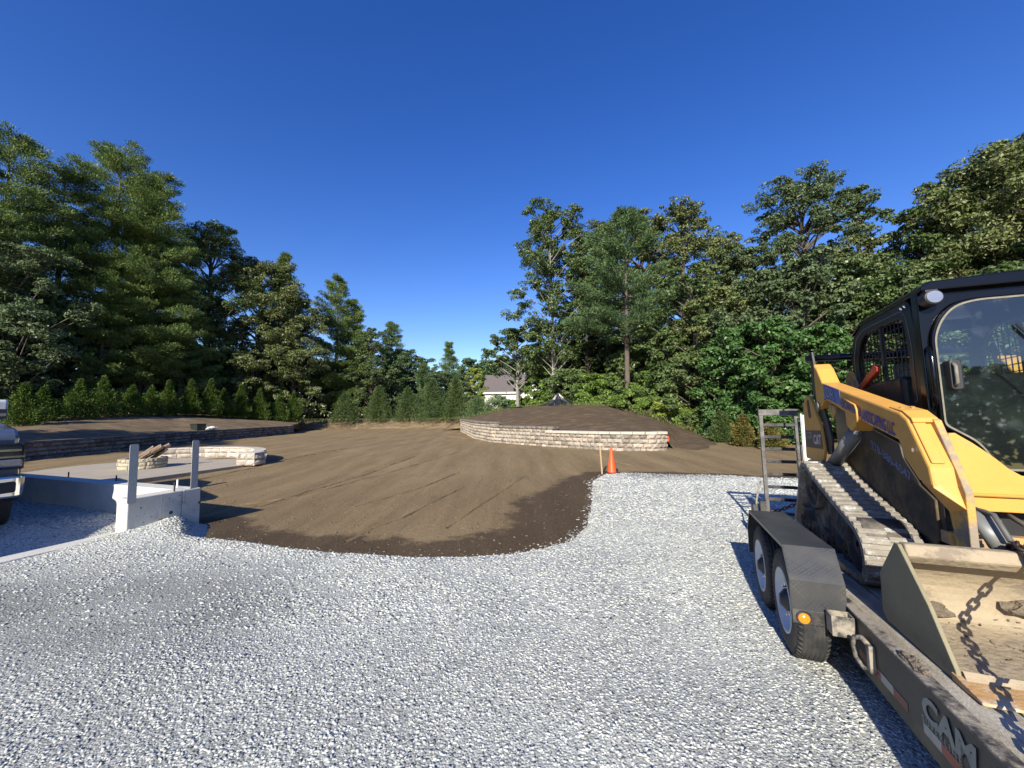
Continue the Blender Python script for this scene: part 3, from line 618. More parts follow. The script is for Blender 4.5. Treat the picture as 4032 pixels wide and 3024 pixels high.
# ------------------------------------------------------------------ patio, seat wall, fire pit
pc = np.array((-12.5, 13.6)); 
poly = [(pc[0]+3.15*math.cos(R(a)), pc[1]+3.15*math.sin(R(a))) for a in range(4, 200, 6)]+[(-16.6, 12.0), (-16.5, 8.6), (-11.2, 8.2), (-10.3, 10.9), (-9.75, 12.6)]
pat = MB().pz(poly, -.25, .012).build('patio', M['slab']); tag(pat, kind='structure')
sw = empty('seat_wall', (*pc, 0), label='low curved pale stone seat wall around the round patio', cat='seat wall')
arc = [(3.12*math.cos(R(a)), 3.12*math.sin(R(a))) for a in np.linspace(10, 132, 50)]
M['block_pale'] = attr_mat('pale_cream_block', 'tone', [(.36, .31, .25), (.44, .385, .315), (.50, .44, .37), (.54, .48, .41), (.42, .37, .31)], .92, bump=.7, bscale=25, noise=.22, nscale=7)
block_wall('blocks', arc, lambda s: .38, sw, M['block_pale'], course=.18, bl=.5, z0=.015, seed=6, flip=-1, depth=.16, bulge=.05)
arc2 = [(3.44*math.cos(R(a)), 3.44*math.sin(R(a))) for a in np.linspace(10, 132, 50)]
block_wall('blocks', arc2, lambda s: .38, sw, M['block_pale'], course=.18, bl=.5, z0=.015, seed=16, flip=1, depth=.14, bulge=.05)
cm = MB(); cap_strip(cm, arc, .376, .425, over=.02, depth=.36, flip=-1, seed=4, ln=.45); cm.build('cap', M['cap'], sw, bevel=.006)
a7 = R(6); q0 = np.array((2.84, .34)); q1 = np.array((3.55, .22))
block_wall('end_pillar', [tuple(q0), tuple(q1)], lambda s: .40, sw, M['block_pale'], course=.2, bl=.36, z0=-.01, seed=9, flip=1, depth=.42)
block_wall('end_pillar', [tuple(q1), tuple(q1+np.array((.09, .5)))], lambda s: .40, sw, M['block_pale'], course=.2, bl=.5, z0=-.01, seed=10, flip=1, depth=.42)
MB().pz([(2.83, .33), (3.56, .21), (3.64, .73), (2.95, .80)], .392, .425).build('cap', M['cap'], sw, bevel=.006)
pc2 = (-12.45, 13.45)
fp = empty('fire_pit', (*pc2, .012), label='round cream block fire pit standing on the patio', cat='fire pit')
M['block_cream'] = attr_mat('cream_block', 'tone', [(.36, .31, .215), (.44, .385, .275), (.40, .35, .25), (.49, .43, .32)], .92, bump=.6, bscale=30, noise=.2)
block_wall('blocks', [(.62*math.cos(a), .62*math.sin(a)) for a in np.linspace(0, 2*math.pi, 40)], lambda s: .34, fp, M['block_cream'], course=.115, bl=.24, z0=0., seed=12, flip=1, depth=.15, bulge=.012)
MB().pz([(.47*math.cos(a), .47*math.sin(a)) for a in np.linspace(0, 2*math.pi, 25)[:-1]], .0, .12).build('ash_bed', M['ash'], fp)
rr = random.Random(4)
for k in range(7):
    a0 = Vector((pc2[0]-.02+rr.uniform(-.25, .1), pc2[1]+rr.uniform(-.14, .2), .20+.03*k)); e0 = a0+Vector((.55+rr.uniform(-.1, .12), rr.uniform(-.08, .18), .36+rr.uniform(-.05, .09)))
    lg = empty('firewood_log', tuple(a0), label=['lowest split firewood log in the fire pit', 'second split log from the bottom of the firewood pile', 'third split log from the bottom of the firewood pile', 'middle split log of the firewood pile', 'third split log from the top of the firewood pile', 'second split log from the top of the firewood pile', 'topmost split log leaning out of the fire pit'][k], cat='log', group='firewood logs leaning in the fire pit')
    d = (e0-a0); ax = d.normalized(); s1 = ax.cross(Vector((0, 1, 0))).normalized(); s2 = ax.cross(s1); w_ = .06+.03*rr.random()
    A = [s1*w_, s2*w_*.9, -s1*w_*.8, -s2*w_]
    MB().loft([p for p in A], [p+d*.985 for p in A]).build('bark_side', M['log'], lg)
    MB().loft([p*1.01+d*.985 for p in A], [p*.98+d for p in A]).build('cut_end', M['logend'], lg)
hd = at(*z4(1085, 500), 13.7); hd = Vector(hd)
bw = MB(hd); q = [hd, hd+Vector((.02, 0, .14)), hd+Vector((.05, 0, .17)), hd+Vector((.26, 0, .23)), hd+Vector((.29, 0, .20)), hd+Vector((.28, 0, .07))]
bw.tube(q, .02, 8); bw.tube([q[0]+Vector((-.02, 0, -.02)), q[0]+Vector((-.25, .05, -.22))], .02, 8)
tag(bw.build('saw_handle', M['yellowtube'], None, True), 'bent yellow tubular handle standing above the logs in the fire pit', 'handle')
# black tub and white bags on the dark wall
c_ = at(*z4(1437, 352), 27.6); bx = empty('planter_tub', (c_[0], c_[1], .78), label='square black plastic tub standing on the dark retaining wall', cat='tub')
bx.rotation_euler.z = R(-20)
def sq(s, z): return [(x*s, y*s*.8, z) for x, y in ((-1, -1), (1, -1), (1, 1), (-1, 1))]
MB().loft(sq(.33, 0), sq(.37, .42), cap=False).add(sq(.33, .0), [(0, 1, 2, 3)]).build('tub_body', M['planter'], bx, bevel=.01)
MB().ring([(-.40, -.33), (.40, -.33), (.40, .33), (-.40, .33)], [(-.34, -.27), (.34, -.27), (.34, .27), (-.34, .27)], lambda p: (p[0], p[1], .42), lambda p: (p[0], p[1], .46)).build('rim', M['planter'], bx)
c_ = at(*z4(1512, 358), 27.9)
for k in range(3):
    b_ = MB(); r2 = random.Random(k); n_ = 6
    vs = [(-.42+.84*i/n_, -.22+.44*j/4+r2.uniform(-.02, .02), .03*math.sin(i*1.3+k)+r2.uniform(-.012, .012)+(.04 if j == 0 else 0)) for j in range(5) for i in range(n_+1)]
    b_.add(vs, [(j*(n_+1)+i, j*(n_+1)+i+1, (j+1)*(n_+1)+i+1, (j+1)*(n_+1)+i) for j in range(4) for i in range(n_)])
    o = b_.build('white_bag', M['paper']); sdf = o.modifiers.new('thick', 'SOLIDIFY'); sdf.thickness = .035
    o.location = (c_[0]+.08*k, c_[1]+.03*k, .80+.065*k); o.rotation_euler = (R(-6), R(3*k-4), R(-22+9*k))
    tag(o, ['flat white bag at the bottom of the small pile beside the black tub', 'white bag in the middle of the small pile beside the black tub', 'white folded bag on top of the small pile beside the black tub'][k], 'bag', 'white bags piled on the dark wall')

# ------------------------------------------------------------------ concrete foundation
fd = empty('foundation_wall', (P0[0], P0[1], 0), label='poured concrete foundation wall of a corner with metal straps and rebar', cat='foundation')
fd.rotation_euler.z = math.atan2(BS[1], BS[0])            # local x right, local y away
def jit(mb): return mb
TOPZ = .515
MB().box(-.27, 0, 0, .70, -.4, TOPZ).build('wall', M['concrete'], fd, bevel=.012)
MB().box(-14, 0, .7025, .97, -.4, TOPZ-.002).build('wall', M['concrete'], fd, bevel=.012)
MB().box(-.272, -.002, -7, -.002, -.4, .035).build('curb', M['concrete'], fd, bevel=.01)
MB().box(.0004, .0022, .418, .424, -.1, TOPZ-.02).build('form_seam', mat('seam_grey', (.30, .30, .28), .9), fd)
MB().box(.0004, .0018, .395, .450, .10, .135).build('spall_patch', mat('spall_grey', (.16, .155, .14), .95), fd)
hole = MB()
hole.tube([(.004, .55, .20), (-.03, .55, .20)], .028, 10); hole.tube([(.003, .955, .27), (-.02, .955, .27)], .022, 8)
for y_, z_, r0 in [(.16, .36, .012), (.3, .2, .008), (.52, .42, .009), (.66, .44, .01), (.42, .12, .009), (.2, .14, .007), (.88, .16, .008), (.12, .25, .006), (.7, .33, .006)]:
    hole.tube([(.002, y_, z_), (-.01, y_, z_)], r0, 7)
hole.each('form_tie_hole', mat('dark_pit', (.09, .09, .085), .95), fd)
def strap(x, y, z, h, rot, label):
    s_ = empty('metal_strap', tuple(fd.matrix_basis@Vector((x, y, z))), label=label, cat='metal strap', group='perforated metal straps standing in the concrete wall')
    s_.rotation_euler.z = fd.rotation_euler.z+R(90+rot*0)
    holes = [(sx*.022, .06+k*.085+(.04 if sx > 0 else 0)) for k in range(int(h/.085)-1) for sx in (-1, 1)]
    o = MB().py(rounded([(-.052, -.05), (.052, -.05), (.052, h), (-.052, h)], .03), -.004, .004).build('strap_plate', M['galv'], s_)
    hb = MB()
    for hx, hz in holes:
        hb.tube([(hx, -.0052, hz), (hx, .0052, hz)], .0055, 8)
    hb.each('nail_hole', mat('strap_hole_dark', (.42, .44, .44), .5), s_)
fd.matrix_basis = Matrix.Translation(fd.location)@Matrix.Rotation(math.atan2(BS[1], BS[0]), 4, 'Z')
def on_wall(px, py, z=TOPZ): return gp(px, py, z)
for (zx, zy0, zy1, lab) in [((955, 865), 460, 865, 'grey perforated metal strap standing nearest on the concrete corner wall'), ((1408, 778), 430, 778, 'grey perforated metal strap standing farther, at the far end of the short concrete wall')]:
    p = gp(*z4(*zx), TOPZ); d = ray(*z4(zx[0], zy1)); d2 = ray(*z4(zx[0]+8, zy0)); t = p[1]/d2[1]; h = (CP+d2*t)[2]-TOPZ
    loc = np.linalg.solve(np.array([BS, AS]).T, p[:2]-P0)
    strap(loc[0], loc[1], TOPZ, h, 24, lab)
for i, (x, y, top, white) in enumerate([(497, 693, 660, 0), (843, 727, 685, 0), (143, 660, 628, 0), (1265, 802, 735, 0), (1287, 770, 715, 1)]):
    p = gp(*z4(x, y), TOPZ); t = p[1]/ray(*z4(x, top))[1]; h = (CP+ray(*z4(x, top))*t)[2]-TOPZ
    o = MB((0, 0, 0)).tube([(0, 0, -.1), (0, 0, h)], .014 if white else .011, 8).build('vent_pipe' if white else 'rebar_stub', M['white_pipe'] if white else M['rebar'])
    o.location = (p[0], p[1], TOPZ)
    if white: tag(o, 'thin white plastic pipe sticking out of the concrete corner', 'pipe')
    else: tag(o, ['rusty rebar stub on the shaded wall top, second from the truck', 'rusty rebar stub on the wall top just left of the near strap', 'rusty rebar stub on the wall top closest to the truck', 'dark rebar stub beside the white pipe on the concrete corner'][i], 'rebar', 'rebar stubs standing in the concrete wall')

# ------------------------------------------------------------------ cone, stake, flag, tarp
cx, cy = gp(612, 473)[:2]
cn = empty('traffic_cone', (cx, cy, 0), label='plain orange traffic cone at the far corner of the gravel', cat='traffic cone')
pr = [(.125, .03), (.115, .05), (.03, .68), (.024, .705), (.012, .70)]
mb = MB(); seg = 28
vs = [(r0*math.cos(2*math.pi*k/seg), r0*math.sin(2*math.pi*k/seg), z0) for r0, z0 in pr for k in range(seg)]
mb.add(vs, [(i*seg+k, i*seg+(k+1) % seg, (i+1)*seg+(k+1) % seg, (i+1)*seg+k) for i in range(len(pr)-1) for k in range(seg)])
mb.build('cone_body', M['cone'], cn, True)
MB().pz(rounded([(-.19, -.19), (.19, -.19), (.19, .19), (-.19, .19)], .05), .0, .032).build('cone_base', M['black_rubber'], cn, bevel=.006)
p = gp(*z3(1056, 522), -.03)
stk = MB().loft([(-.02, -.02, -.1), (.02, -.02, -.1), (.02, .02, -.1), (-.02, .02, -.1)], [(-.065, -.02, .72), (-.025, -.02, .73), (-.025, .02, .73), (-.065, .02, .72)]).build('wooden_stake', M['wood_stake'], bevel=.002)
stk.location = p; tag(stk, 'thin wooden stake leaning slightly beside the orange cone', 'stake')
p = gp(*z3(1494, 372), 0); fl = empty('marker_flag', tuple(p), label='small orange marker flag at the end of the tan wall', cat='flag')
MB().tube([(0, 0, -.05), (0, 0, .62)], .006, 6).build('wire', M['rebar'], fl)
MB().add([(0, .02, .58), (.08, -.02, .54), (.09, .0, .36), (.01, .02, .32), (-.03, .02, .46)], [(0, 1, 2, 3, 4)]).build('flag_cloth', M['cone'], fl).modifiers.new('t', 'SOLIDIFY').thickness = .01
p = at(*z3(765, 72), 30.5); tp = MB(); rr = random.Random(9); n_ = 18
vs = [(0, 0, 1.7)]
for ring_, (rad, z_) in enumerate([(.22, 1.35), (.5, .85), (.95, .35), (1.5, -.1)]):
    for k in range(n_):
        a = 2*math.pi*k/n_; q = rad*(1+.18*(-1)**k+rr.uniform(-.1, .1)); vs.append((q*math.cos(a)*1.25-(.35 if ring_ == 3 and math.cos(a) < 0 else 0), q*math.sin(a)*.7, z_+rr.uniform(-.06, .06)))
fs = [(0, 1+k, 1+(k+1) % n_) for k in range(n_)]+[(1+j*n_+k, 1+(j+1)*n_+k, 1+(j+1)*n_+(k+1) % n_, 1+j*n_+(k+1) % n_) for j in range(3) for k in range(n_)]
tpo = tp.add(vs, fs).build('plastic_sheet', M['tarp']); tpo.location = (p[0], p[1], p[2]-.1); tpo.scale = (.72, .72, .58); tag(tpo, 'black plastic sheet draped in a peak on top of the soil mound', 'tarp')
p = at(*z3(520, 100), 31.5)
sf = MB().add([(-1.6+i*.4, .1*math.sin(i*2), .02+.16*abs(math.sin(i*1.3))*(j)) for j in (0, 1) for i in range(9)], [(i, i+1, i+10, i+9) for i in range(8)]).build('silt_fabric', M['tarp'])
sf.modifiers.new('t', 'SOLIDIFY').thickness = .02; sf.location = (p[0], p[1], p[2]+.02); tag(sf, 'low strip of black fabric lying along the crest of the mound', 'fabric strip')

# ------------------------------------------------------------------ house beyond the yard
hp = at(*( (1400+1405/2.765)/3.9375, (1200+950/2.765)/3.9375 ), 78.)
hs_ = empty('house', (hp[0], hp[1], 0), (0, 0, R(-4)), label='white house with a steep grey roof beyond the trees', cat='house')
Zb = hp[2]
MB().box(0, 12, 0, 8, -.4, Zb).build('wall', M['siding'], hs_)
MB().px([(0, Zb), (8, Zb), (4.6, Zb+3.5)], .02, .3).build('gable', M['siding'], hs_)
MB().loft([(-.4, -.4, Zb-.1), (-.4, 4.6, Zb+3.8), (-.4, 4.6, Zb+3.6), (-.4, -.4, Zb-.35)], [(8.4, -.4, Zb-.1), (8.4, 4.6, Zb+3.8), (8.4, 4.6, Zb+3.6), (8.4, -.4, Zb-.35)]).build('roof', M['roof'], hs_)
MB().box(-.42, 8.5, -.48, -.405, Zb-.42, Zb-.08).build('gutter', M['siding'], hs_)
gw = MB().px([(-1.5, -.4), (-1.5, Zb+.2), (-1.5, Zb+.6)], 8, 8)
MB().py([(7.2, -.4), (15, -.4), (15, Zb-.5), (11, Zb+2.5), (7.2, Zb-.4)], -1.5, 6).build('wing_wall', M['siding'], hs_)
MB().py([(6.8, Zb-.7), (11, Zb+2.7), (11, Zb+3.0), (6.6, Zb-.5)], -2.0, 6).py([(15.6, Zb-.7), (11.002, Zb+2.7), (11.002, Zb+3.0), (15.8, Zb-.5)], -2.0, 6).build('wing_roof', M['roof'], hs_)
MB().box(3.2, 4.2, -.03, .02, Zb-2.2, Zb-.9).build('window', M['glassdark'], hs_)
MB().box(9.8, 11, -1.54, -1.49, 1.3, 2.7).build('window', M['glassdark'], hs_)

# ------------------------------------------------------------------ lettering
def letters(name, text, size, origin, xd, yd, mt, parent, sx=1., bold=.0, shear=0., spacing=1., ext=.0012, off=(0, 0, 0)):
    cu = bpy.data.curves.new('lettering', 'FONT'); cu.body = text; cu.size = 1; cu.extrude = 0; cu.offset = bold; cu.shear = shear; cu.space_character = spacing; cu.resolution_u = 3
    t = bpy.data.objects.new('lettering_tmp', cu); COL.objects.link(t); dg = bpy.context.evaluated_depsgraph_get()
    me = bpy.data.meshes.new_from_object(t.evaluated_get(dg)); bpy.data.objects.remove(t); bpy.data.curves.remove(cu)
    o0, x_, y_ = Vector(origin)-Vector(off), Vector(xd).normalized(), Vector(yd).normalized(); z_ = x_.cross(y_)
    for v in me.vertices: v.co = o0+x_*v.co.x*size*sx+y_*v.co.y*size+z_*ext
    return link(name, me, mt, parent)

# ------------------------------------------------------------------ trailer frame: x right (b), y to the trailer's rear (a), z up (n)
TSC = 1.073
TO = Vector((0, 0, CAMH))+TSC*(Vector((1.772, 2.730, .02))-Vector((0, 0, CAMH)))
ta = Vector((.36783, .92893, -.0424)).normalized(); tb = Vector((.9298, -.3681, 0)).normalized(); tn = tb.cross(ta)
TM = Matrix((tb, ta, tn)).transposed()
def tw(b, a, n): return TO+TM@(TSC*Vector((b, a, n)))
def troot(name, b, a, n, **k):
    e = empty(name, tw(b, a, n), mat3=TM, **k); e.scale = (TSC,)*3; return e, Vector((b, a, n))
BC = 1.335     # centre line of trailer and machine
tr, TF = troot('equipment_trailer', 0, .35, 0, label='black flatbed equipment trailer with dusty wooden deck carrying the yellow loader', cat='trailer')
DN = .495
# side rails: channel with flanges
def rail(x, s):
    m_ = MB(TF)
    m_.box(min(x, x+s*.012), max(x, x+s*.012), -3.6, 2.55, .312, .509)
    m_.build('side_rail', M['railside'], tr, bevel=.003)
    MB(TF).box(min(x-s*.006, x+s*.052), max(x-s*.006, x+s*.052), -3.6, 2.55, .5095, .5215).box(min(x+s*.012, x+s*.05), max(x+s*.012, x+s*.05), -3.6, 2.55, .300, .3105).build('rail_flange', M['rail'], tr, bevel=.004)
    MB(TF).box(min(x+s*.03, x+s*.08), max(x+s*.03, x+s*.08), -3.6, 2.2, .205, .298).build('lower_frame', M['blackmetal'], tr, bevel=.004)
rail(.262, 1); rail(2*BC-.262, -1)
for k in range(12): 
    y = -3.3+k*.5; MB(TF).box(.32, 2*BC-.32, y, y+.05, .36, .447).build('cross_member', M['blackmetal'], tr)
dk = MB(TF); x0, x1 = .318, 2*BC-.318; nb = 11; w_ = (x1-x0)/nb
for i in range(nb): dk.box(x0+i*w_+.004, x0+(i+1)*w_-.004, -3.6, 2.5, DN-.045, DN+(.002 if i % 2 else 0))
dk.build('deck_planks', M['deckwood'], tr, bevel=.004)
MB(TF).box(.27, 2*BC-.27, 2.5, 2.6, .33, .515).build('rear_crossbar', M['blackmetal'], tr, bevel=.006)
# reflective tape, each run a strip on the rail face
edges_ = [-.454, -.564, -.680, -.797, -.914]
xf = .262-.0025
for i in range(4):
    MB(TF).box(xf, xf+.002, edges_[i+1]+.001, edges_[i], .313, .352).build('reflective_tape', M['tape_red'] if i in (1, 3) else M['tape_white'], tr) if i else None
MB(TF).box(xf, xf+.002, -.679, -.565, .313, .35)
for a0, a1, c in [(-1.144, -1.03, 'tape_white'), (-1.27, -1.146, 'tape_red'), (-1.39, -1.272, 'tape_white'), (-.563, -.45, 'tape_red')]:
    MB(TF).box(xf, xf+.002, a0, a1, .313, .352).build('reflective_tape', M[c], tr)
letters('lettering', 'CAM', .118, (xf-.001, -1.035, .386), (0, -1, 0), (0, 0, 1), M['letter_grey'], tr, sx=1.22, bold=.045, off=TF, shear=.12)
letters('lettering', 'SUPERLINE', .036, (xf-.001, -1.03, .357), (0, -1, 0), (0, 0, 1), M['letter_grey'], tr, sx=1.0, bold=.015, spacing=1.45, off=TF)
# wheels
def wheel(y, x0, s, parent, rad=.325, wd=.185, mtx=None):
    w0 = empty('wheel', (0, 0, 0)); w0.parent = parent
    cz = .415-.02+.0; c = Vector((x0, y, cz))-TF
    w0.location = c
    X = lambda v: v*s
    prof = [(X(.02), .190), (X(.004), .205), (X(0), .245), (X(.006), .280), (X(.018), .303), (X(.035), .317)]
    n = 5; gw = (wd-.07)/n
    for i in range(n):
        a_ = .035+i*gw; prof += [(X(a_+.005), rad), (X(a_+gw-.009), rad), (X(a_+gw-.006), rad-.011), (X(a_+gw-.001), rad-.011)]
    prof += [(X(wd-.035), rad), (X(wd-.018), .303), (X(wd-.004), .28), (X(wd), .245), (X(wd-.02), .19)]
    t_ = MB().lathex(prof, (0, 0, 0), 64); 
    lug = MB()
    for k in range(52):
        a = 2*math.pi*k/52
        for j, off_ in ((0, 0), (4, .5)):
            aa = a+off_*2*math.pi/52
            # sipes on the shoulders as small raised blocks
            xx = .022+(wd-.044)*j/4.; q = []
            for dx, dr, da in [(-.010, -.012, -.03), (.010, .004, -.03), (.010, .004, .03), (-.010, -.012, .03)]:
                sg = 1 if j == 0 else -1; q.append((X(xx+dx*sg), (rad-.002+dr)*math.cos(aa+da), (rad-.002+dr)*math.sin(aa+da)))
            q2 = [(v[0]+X(.0), v[1]*.975, v[2]*.975) for v in q]; lug.loft(q, q2)
    b_ = len(t_.v); t_.v += lug.v; t_.f += [tuple(b_+i for i in f) for f in lug.f]; t_.build('tyre', M['tyre'], w0, True)
    rp = [(X(.024), .194), (X(.004), .200), (X(.003), .188), (X(.026), .178), (X(.045), .165), (X(.05), .15), (X(.042), .12), (X(.045), .055)]
    rm = MB().lathex(rp, (0, 0, 0), 48); rm.build('rim', M['rim'], w0, True)
    MB().lathex([(X(.055), .07), (X(.02), .068), (X(.0), .045), (X(-.012), .034), (X(-.014), .0)], (0, 0, 0), 20).build('hub', M['blackmetal'], w0, True)
    nb_ = MB()
    for k in range(8):
        a = 2*math.pi*k/8; nb_.tube([(X(.045), .095*math.cos(a), .095*math.sin(a)), (X(.02), .095*math.cos(a), .095*math.sin(a))], .011, 6)
    nb_.each('wheel_nut', M['chrome'], w0)
    bk = MB().lathex([(X(.09), .20), (X(.16), .19), (X(.18), .0)], (0, 0, 0), 24); bk.build('brake_drum', M['blackmetal'], w0, True)
for y in (0., .72):
    wheel(y, .008, 1, tr); wheel(y, 2*BC-.008, -1, tr)
MB(TF).tube([(.2, 0, .40), (2*BC-.2, 0, .40)], .04, 8).tube([(.2, .72, .40), (2*BC-.2, .72, .40)], .04, 8).each('axle', M['blackmetal'], tr)
MB(TF).box(.3, .38, -.5, 1.3, .2, .3).build('spring_hanger', M['blackmetal'], tr)
# fender: folded diamond plate
def fender(s):
    X = (lambda v: v) if s > 0 else (lambda v: 2*BC-v)
    prof = [(-.317, .450), (-.322, .626), (-.197, .796), (.955, .796), (1.085, .626), (1.08, .40)]
    th = .006; inner = [(-.310, .450), (-.315, .623), (-.194, .789), (.952, .789), (1.078, .623), (1.073, .40)]
    MB(TF).px(prof+inner[::-1], X(-.006), X(.262)).build('fender_top', M['tread_plate'], tr)
    # outer folded lip
    def lip(P, d): return [(y, z) for y, z in P]
    lo = [(-.317, .450), (-.322, .626), (-.197, .796), (.955, .796), (1.085, .626), (1.08, .40)]
    li = [(-.302, .450), (-.304, .616), (-.186, .774), (.944, .774), (1.066, .616), (1.062, .40)]
    MB(TF).px(lo+li[::-1], X(-.010), X(-.0065)).build('fender_lip', M['tread_plate'], tr)
    MB(TF).px([(-.327, .463), (-.327, .386), (-.318, .376), (-.312, .376), (-.312, .463)], X(-.008), X(.215)).build('light_panel', M['blackmetal'], tr, bevel=.002)
    MB(TF).px([(-.326, .395), (-.30, .395), (-.30, .455), (-.326, .455)], X(.2155), X(.262)).build('fender_bracket', M['blackmetal'], tr)
    ml = MB(TF); c = (X(.046), -.328, .418)
    def disc(r0, r1, y0, y1):
        v = [(c[0]+r0*math.cos(a), c[1]+y0, c[2]+r0*math.sin(a)) for a in np.linspace(0, 2*math.pi, 25)[:-1]]
        return v, [(c[0]+r1*math.cos(a), c[1]+y1, c[2]+r1*math.sin(a)) for a in np.linspace(0, 2*math.pi, 25)[:-1]]
    MB(TF).loft(*disc(.040, .036, .0, -.008)).build('lamp_gasket', M['black_rubber'], tr)
    MB(TF).loft(*disc(.031, .026, -.0085, -.016)).loft(*disc(.020, .012, -.0165, -.020)).build('marker_light', M['orange_lens'], tr, bevel=.002)
fender(1); fender(-1)
# stake pocket, D-ring
def pocket(y):
    MB(TF).ring([(.150, y-.045), (.150, y+.045), (.258, y+.045), (.258, y-.045)], [(.158, y-.037), (.158, y+.037), (.250, y+.037), (.250, y-.037)], lambda p: (p[0], p[1], .385), lambda p: (p[0], p[1], .492)).build('stake_pocket', M['rail'], tr, bevel=.002)
pocket(-.39)
def dring(y, z=.375):
    pts = [(.252, y-.055, z+.055), (.235, y+.0, z+.075), (.225, y+.06, z+.05), (.222, y+.085, z+.0), (.225, y+.06, z-.05), (.235, y+.0, z-.07), (.252, y-.055, z-.05)]
    MB(TF).tube(pts, .0115, 8).build('tie_ring', M['rail'], tr, True)
    MB(TF).box(.235, .2615, y-.075, y-.04, z-.062, z+.068).build('ring_bracket', M['rail'], tr, bevel=.004)
dring(-.565, .378)
# ramps at the rear
def ramp(x0, x1, part):
    rp = empty(part, (0, 0, 0)); rp.parent = tr; rp.location = Vector((x0, 2.42, .52))-TF
    Z = Vector((x0, 2.42, .52)); m_ = M['ramp']; lean = .05
    for xx in (x0, x1-.035):
        MB(Z).loft([(xx, 2.40, .52), (xx+.04, 2.40, .52), (xx+.04, 2.45, .52), (xx, 2.45, .52)], [(xx, 2.40+lean, 1.705), (xx+.04, 2.40+lean, 1.705), (xx+.04, 2.45+lean, 1.705), (xx, 2.45+lean, 1.705)]).build('ramp_rail', m_, rp, bevel=.003)
    MB(Z).box(x0-.004, x1+.008, 2.395+lean, 2.455+lean, 1.69, 1.765).build('ramp_tip', m_, rp, bevel=.004)
    for z in (1.575, 1.43, 1.285, 1.135, .985, .835, .69):
        y = 2.405+lean*(z-.52)/1.2
        MB(Z).box(x0+.04, x1-.035, y, y+.006, z-.018, z+.018).box(x0+.04, x1-.035, y+.0062, y+.045, z-.0205, z-.0145).build('rung', M['blackmetal'], rp, bevel=.0015)
ramp(.392, .792, 'ramp'); ramp(2*BC-.80, 2*BC-.40, 'ramp')
MB(TF).tube([(.355, 2.41, .90), (.33, 2.41, .80), (.30, 2.41, .68), (.285, 2.41, .50)], .011, 6).build('ramp_spring_arm', M['rail'], tr, True)
MB(TF).box(.25, .30, 2.35, 2.5, .30, .62).box(.33, .392, 2.38, 2.47, .50, .66).each('ramp_hinge', M['blackmetal'], tr, bevel=.004)
MB(TF).loft([(.20, 1.45, .30), (.26, 1.45, .30), (.26, 1.55, .30), (.20, 1.55, .30)], [(.20, 1.45, .42), (.26, 1.45, .42), (.26, 1.55, .42), (.20, 1.55, .42)]).build('rear_light_box', M['blackmetal'], tr, bevel=.004)
# mud clump on the rail
def clump(name, c, s, seed, mt, parent=None, off=(0, 0, 0), sub=3):
    bm = bmesh.new(); bmesh.ops.create_icosphere(bm, subdivisions=sub, radius=1); r = random.Random(seed)
    import mathutils
    for v in bm.verts:
        n_ = mathutils.noise.noise(v.co*1.9+Vector((seed, 0, 0)))*.45+mathutils.noise.noise(v.co*5+Vector((seed, 3, 0)))*.2
        v.co = v.co*(1+n_); v.co = Vector((v.co.x*s[0], v.co.y*s[1], max(v.co.z, -.3)*s[2]))+Vector(c)-Vector(off)
    me = bpy.data.meshes.new(name); bm.to_mesh(me); bm.free(); return link(name, me, mt, parent)
cl_, CF = troot('mud_clump', .285, -.93, .522, label='dried mud clump caked on the top edge of the trailer rail', cat='mud')
clump('mud_lump', (.285, -.90, .525), (.022, .05, .022), 2, M['mud'], cl_, CF); clump('mud_lump', (.292, -.97, .525), (.022, .045, .017), 5, M['mud'], cl_, CF); clump('mud_lump', (.30, -.93, .53), (.015, .03, .022), 9, M['mud'], cl_, CF)
# chains
def chain(name, pts, pitch, r, mt, parent=None, off=(0, 0, 0), wob=.0, fr=None):
    P = resample3(pts, pitch); m_ = MB(off); rg = random.Random(3)
    for i, (a, b) in enumerate(zip(P[:-1], P[1:])):
        t = (b-a).normalized(); s = t.cross(Vector((0, 0, 1)) if abs(t.z) < .95 else Vector((1, 0, 0))).normalized(); u = s.cross(t)
        ang = (math.pi/2 if i % 2 else 0)+.5+rg.uniform(-.2, .2); e = s*math.cos(ang)+u*math.sin(ang); c = (a+b)/2; hl = pitch*.78-r; hw = r*2.1
        loop = []
        for k in range(12):
            q = 2*math.pi*k/12; cx_ = math.cos(q); sx_ = math.sin(q); loop.append(c+t*(cx_*hw*.8+(hl-hw*.8)*(1 if cx_ > 0 else -1))+e*(sx_*hw))
        n = len(loop); seg = 6; vs = []
        for k in range(n):
            tt = (loop[(k+1) % n]-loop[k-1]).normalized(); nn = t.cross(e).normalized(); bb = tt.cross(nn)
            vs += [loop[k]+(nn*math.cos(x)+bb*math.sin(x))*r for x in [2*math.pi*j/seg for j in range(seg)]]
        m_.add(vs, [(k*seg+j, k*seg+(j+1) % seg, ((k+1) % n)*seg+(j+1) % seg, ((k+1) % n)*seg+j) for k in range(n) for j in range(seg)])
    return m_.build(name, mt, parent, True)
def resample3(pts, step):
    pts = [Vector(p) for p in pts]; L = [0.]
    for a, b in zip(pts[:-1], pts[1:]): L.append(L[-1]+(b-a).length)
    n = max(1, int(L[-1]/step)); out = []
    for k in range(n+1):
        d = L[-1]*k/n; i = 0
        while i < len(pts)-2 and d > L[i+1]: i += 1
        out.append(pts[i].lerp(pts[i+1], (d-L[i])/(L[i+1]-L[i])))
    return out
ch, HF = troot('tie_down_chain', .83, -.6, .97, label='dark steel chain running over the bucket top edge down to the trailer side', cat='chain')
chain('chain_links', [(.90, -.42, .80), (.868, -.52, .955), (.845, -.60, .988), (.836, -.67, .965), (.835, -.69, .90), (.80, -.74, .85), (.62, -1.02, .70), (.46, -1.31, .585), (.33, -1.62, .53)], .045, .0075, M['chain'], ch, HF)
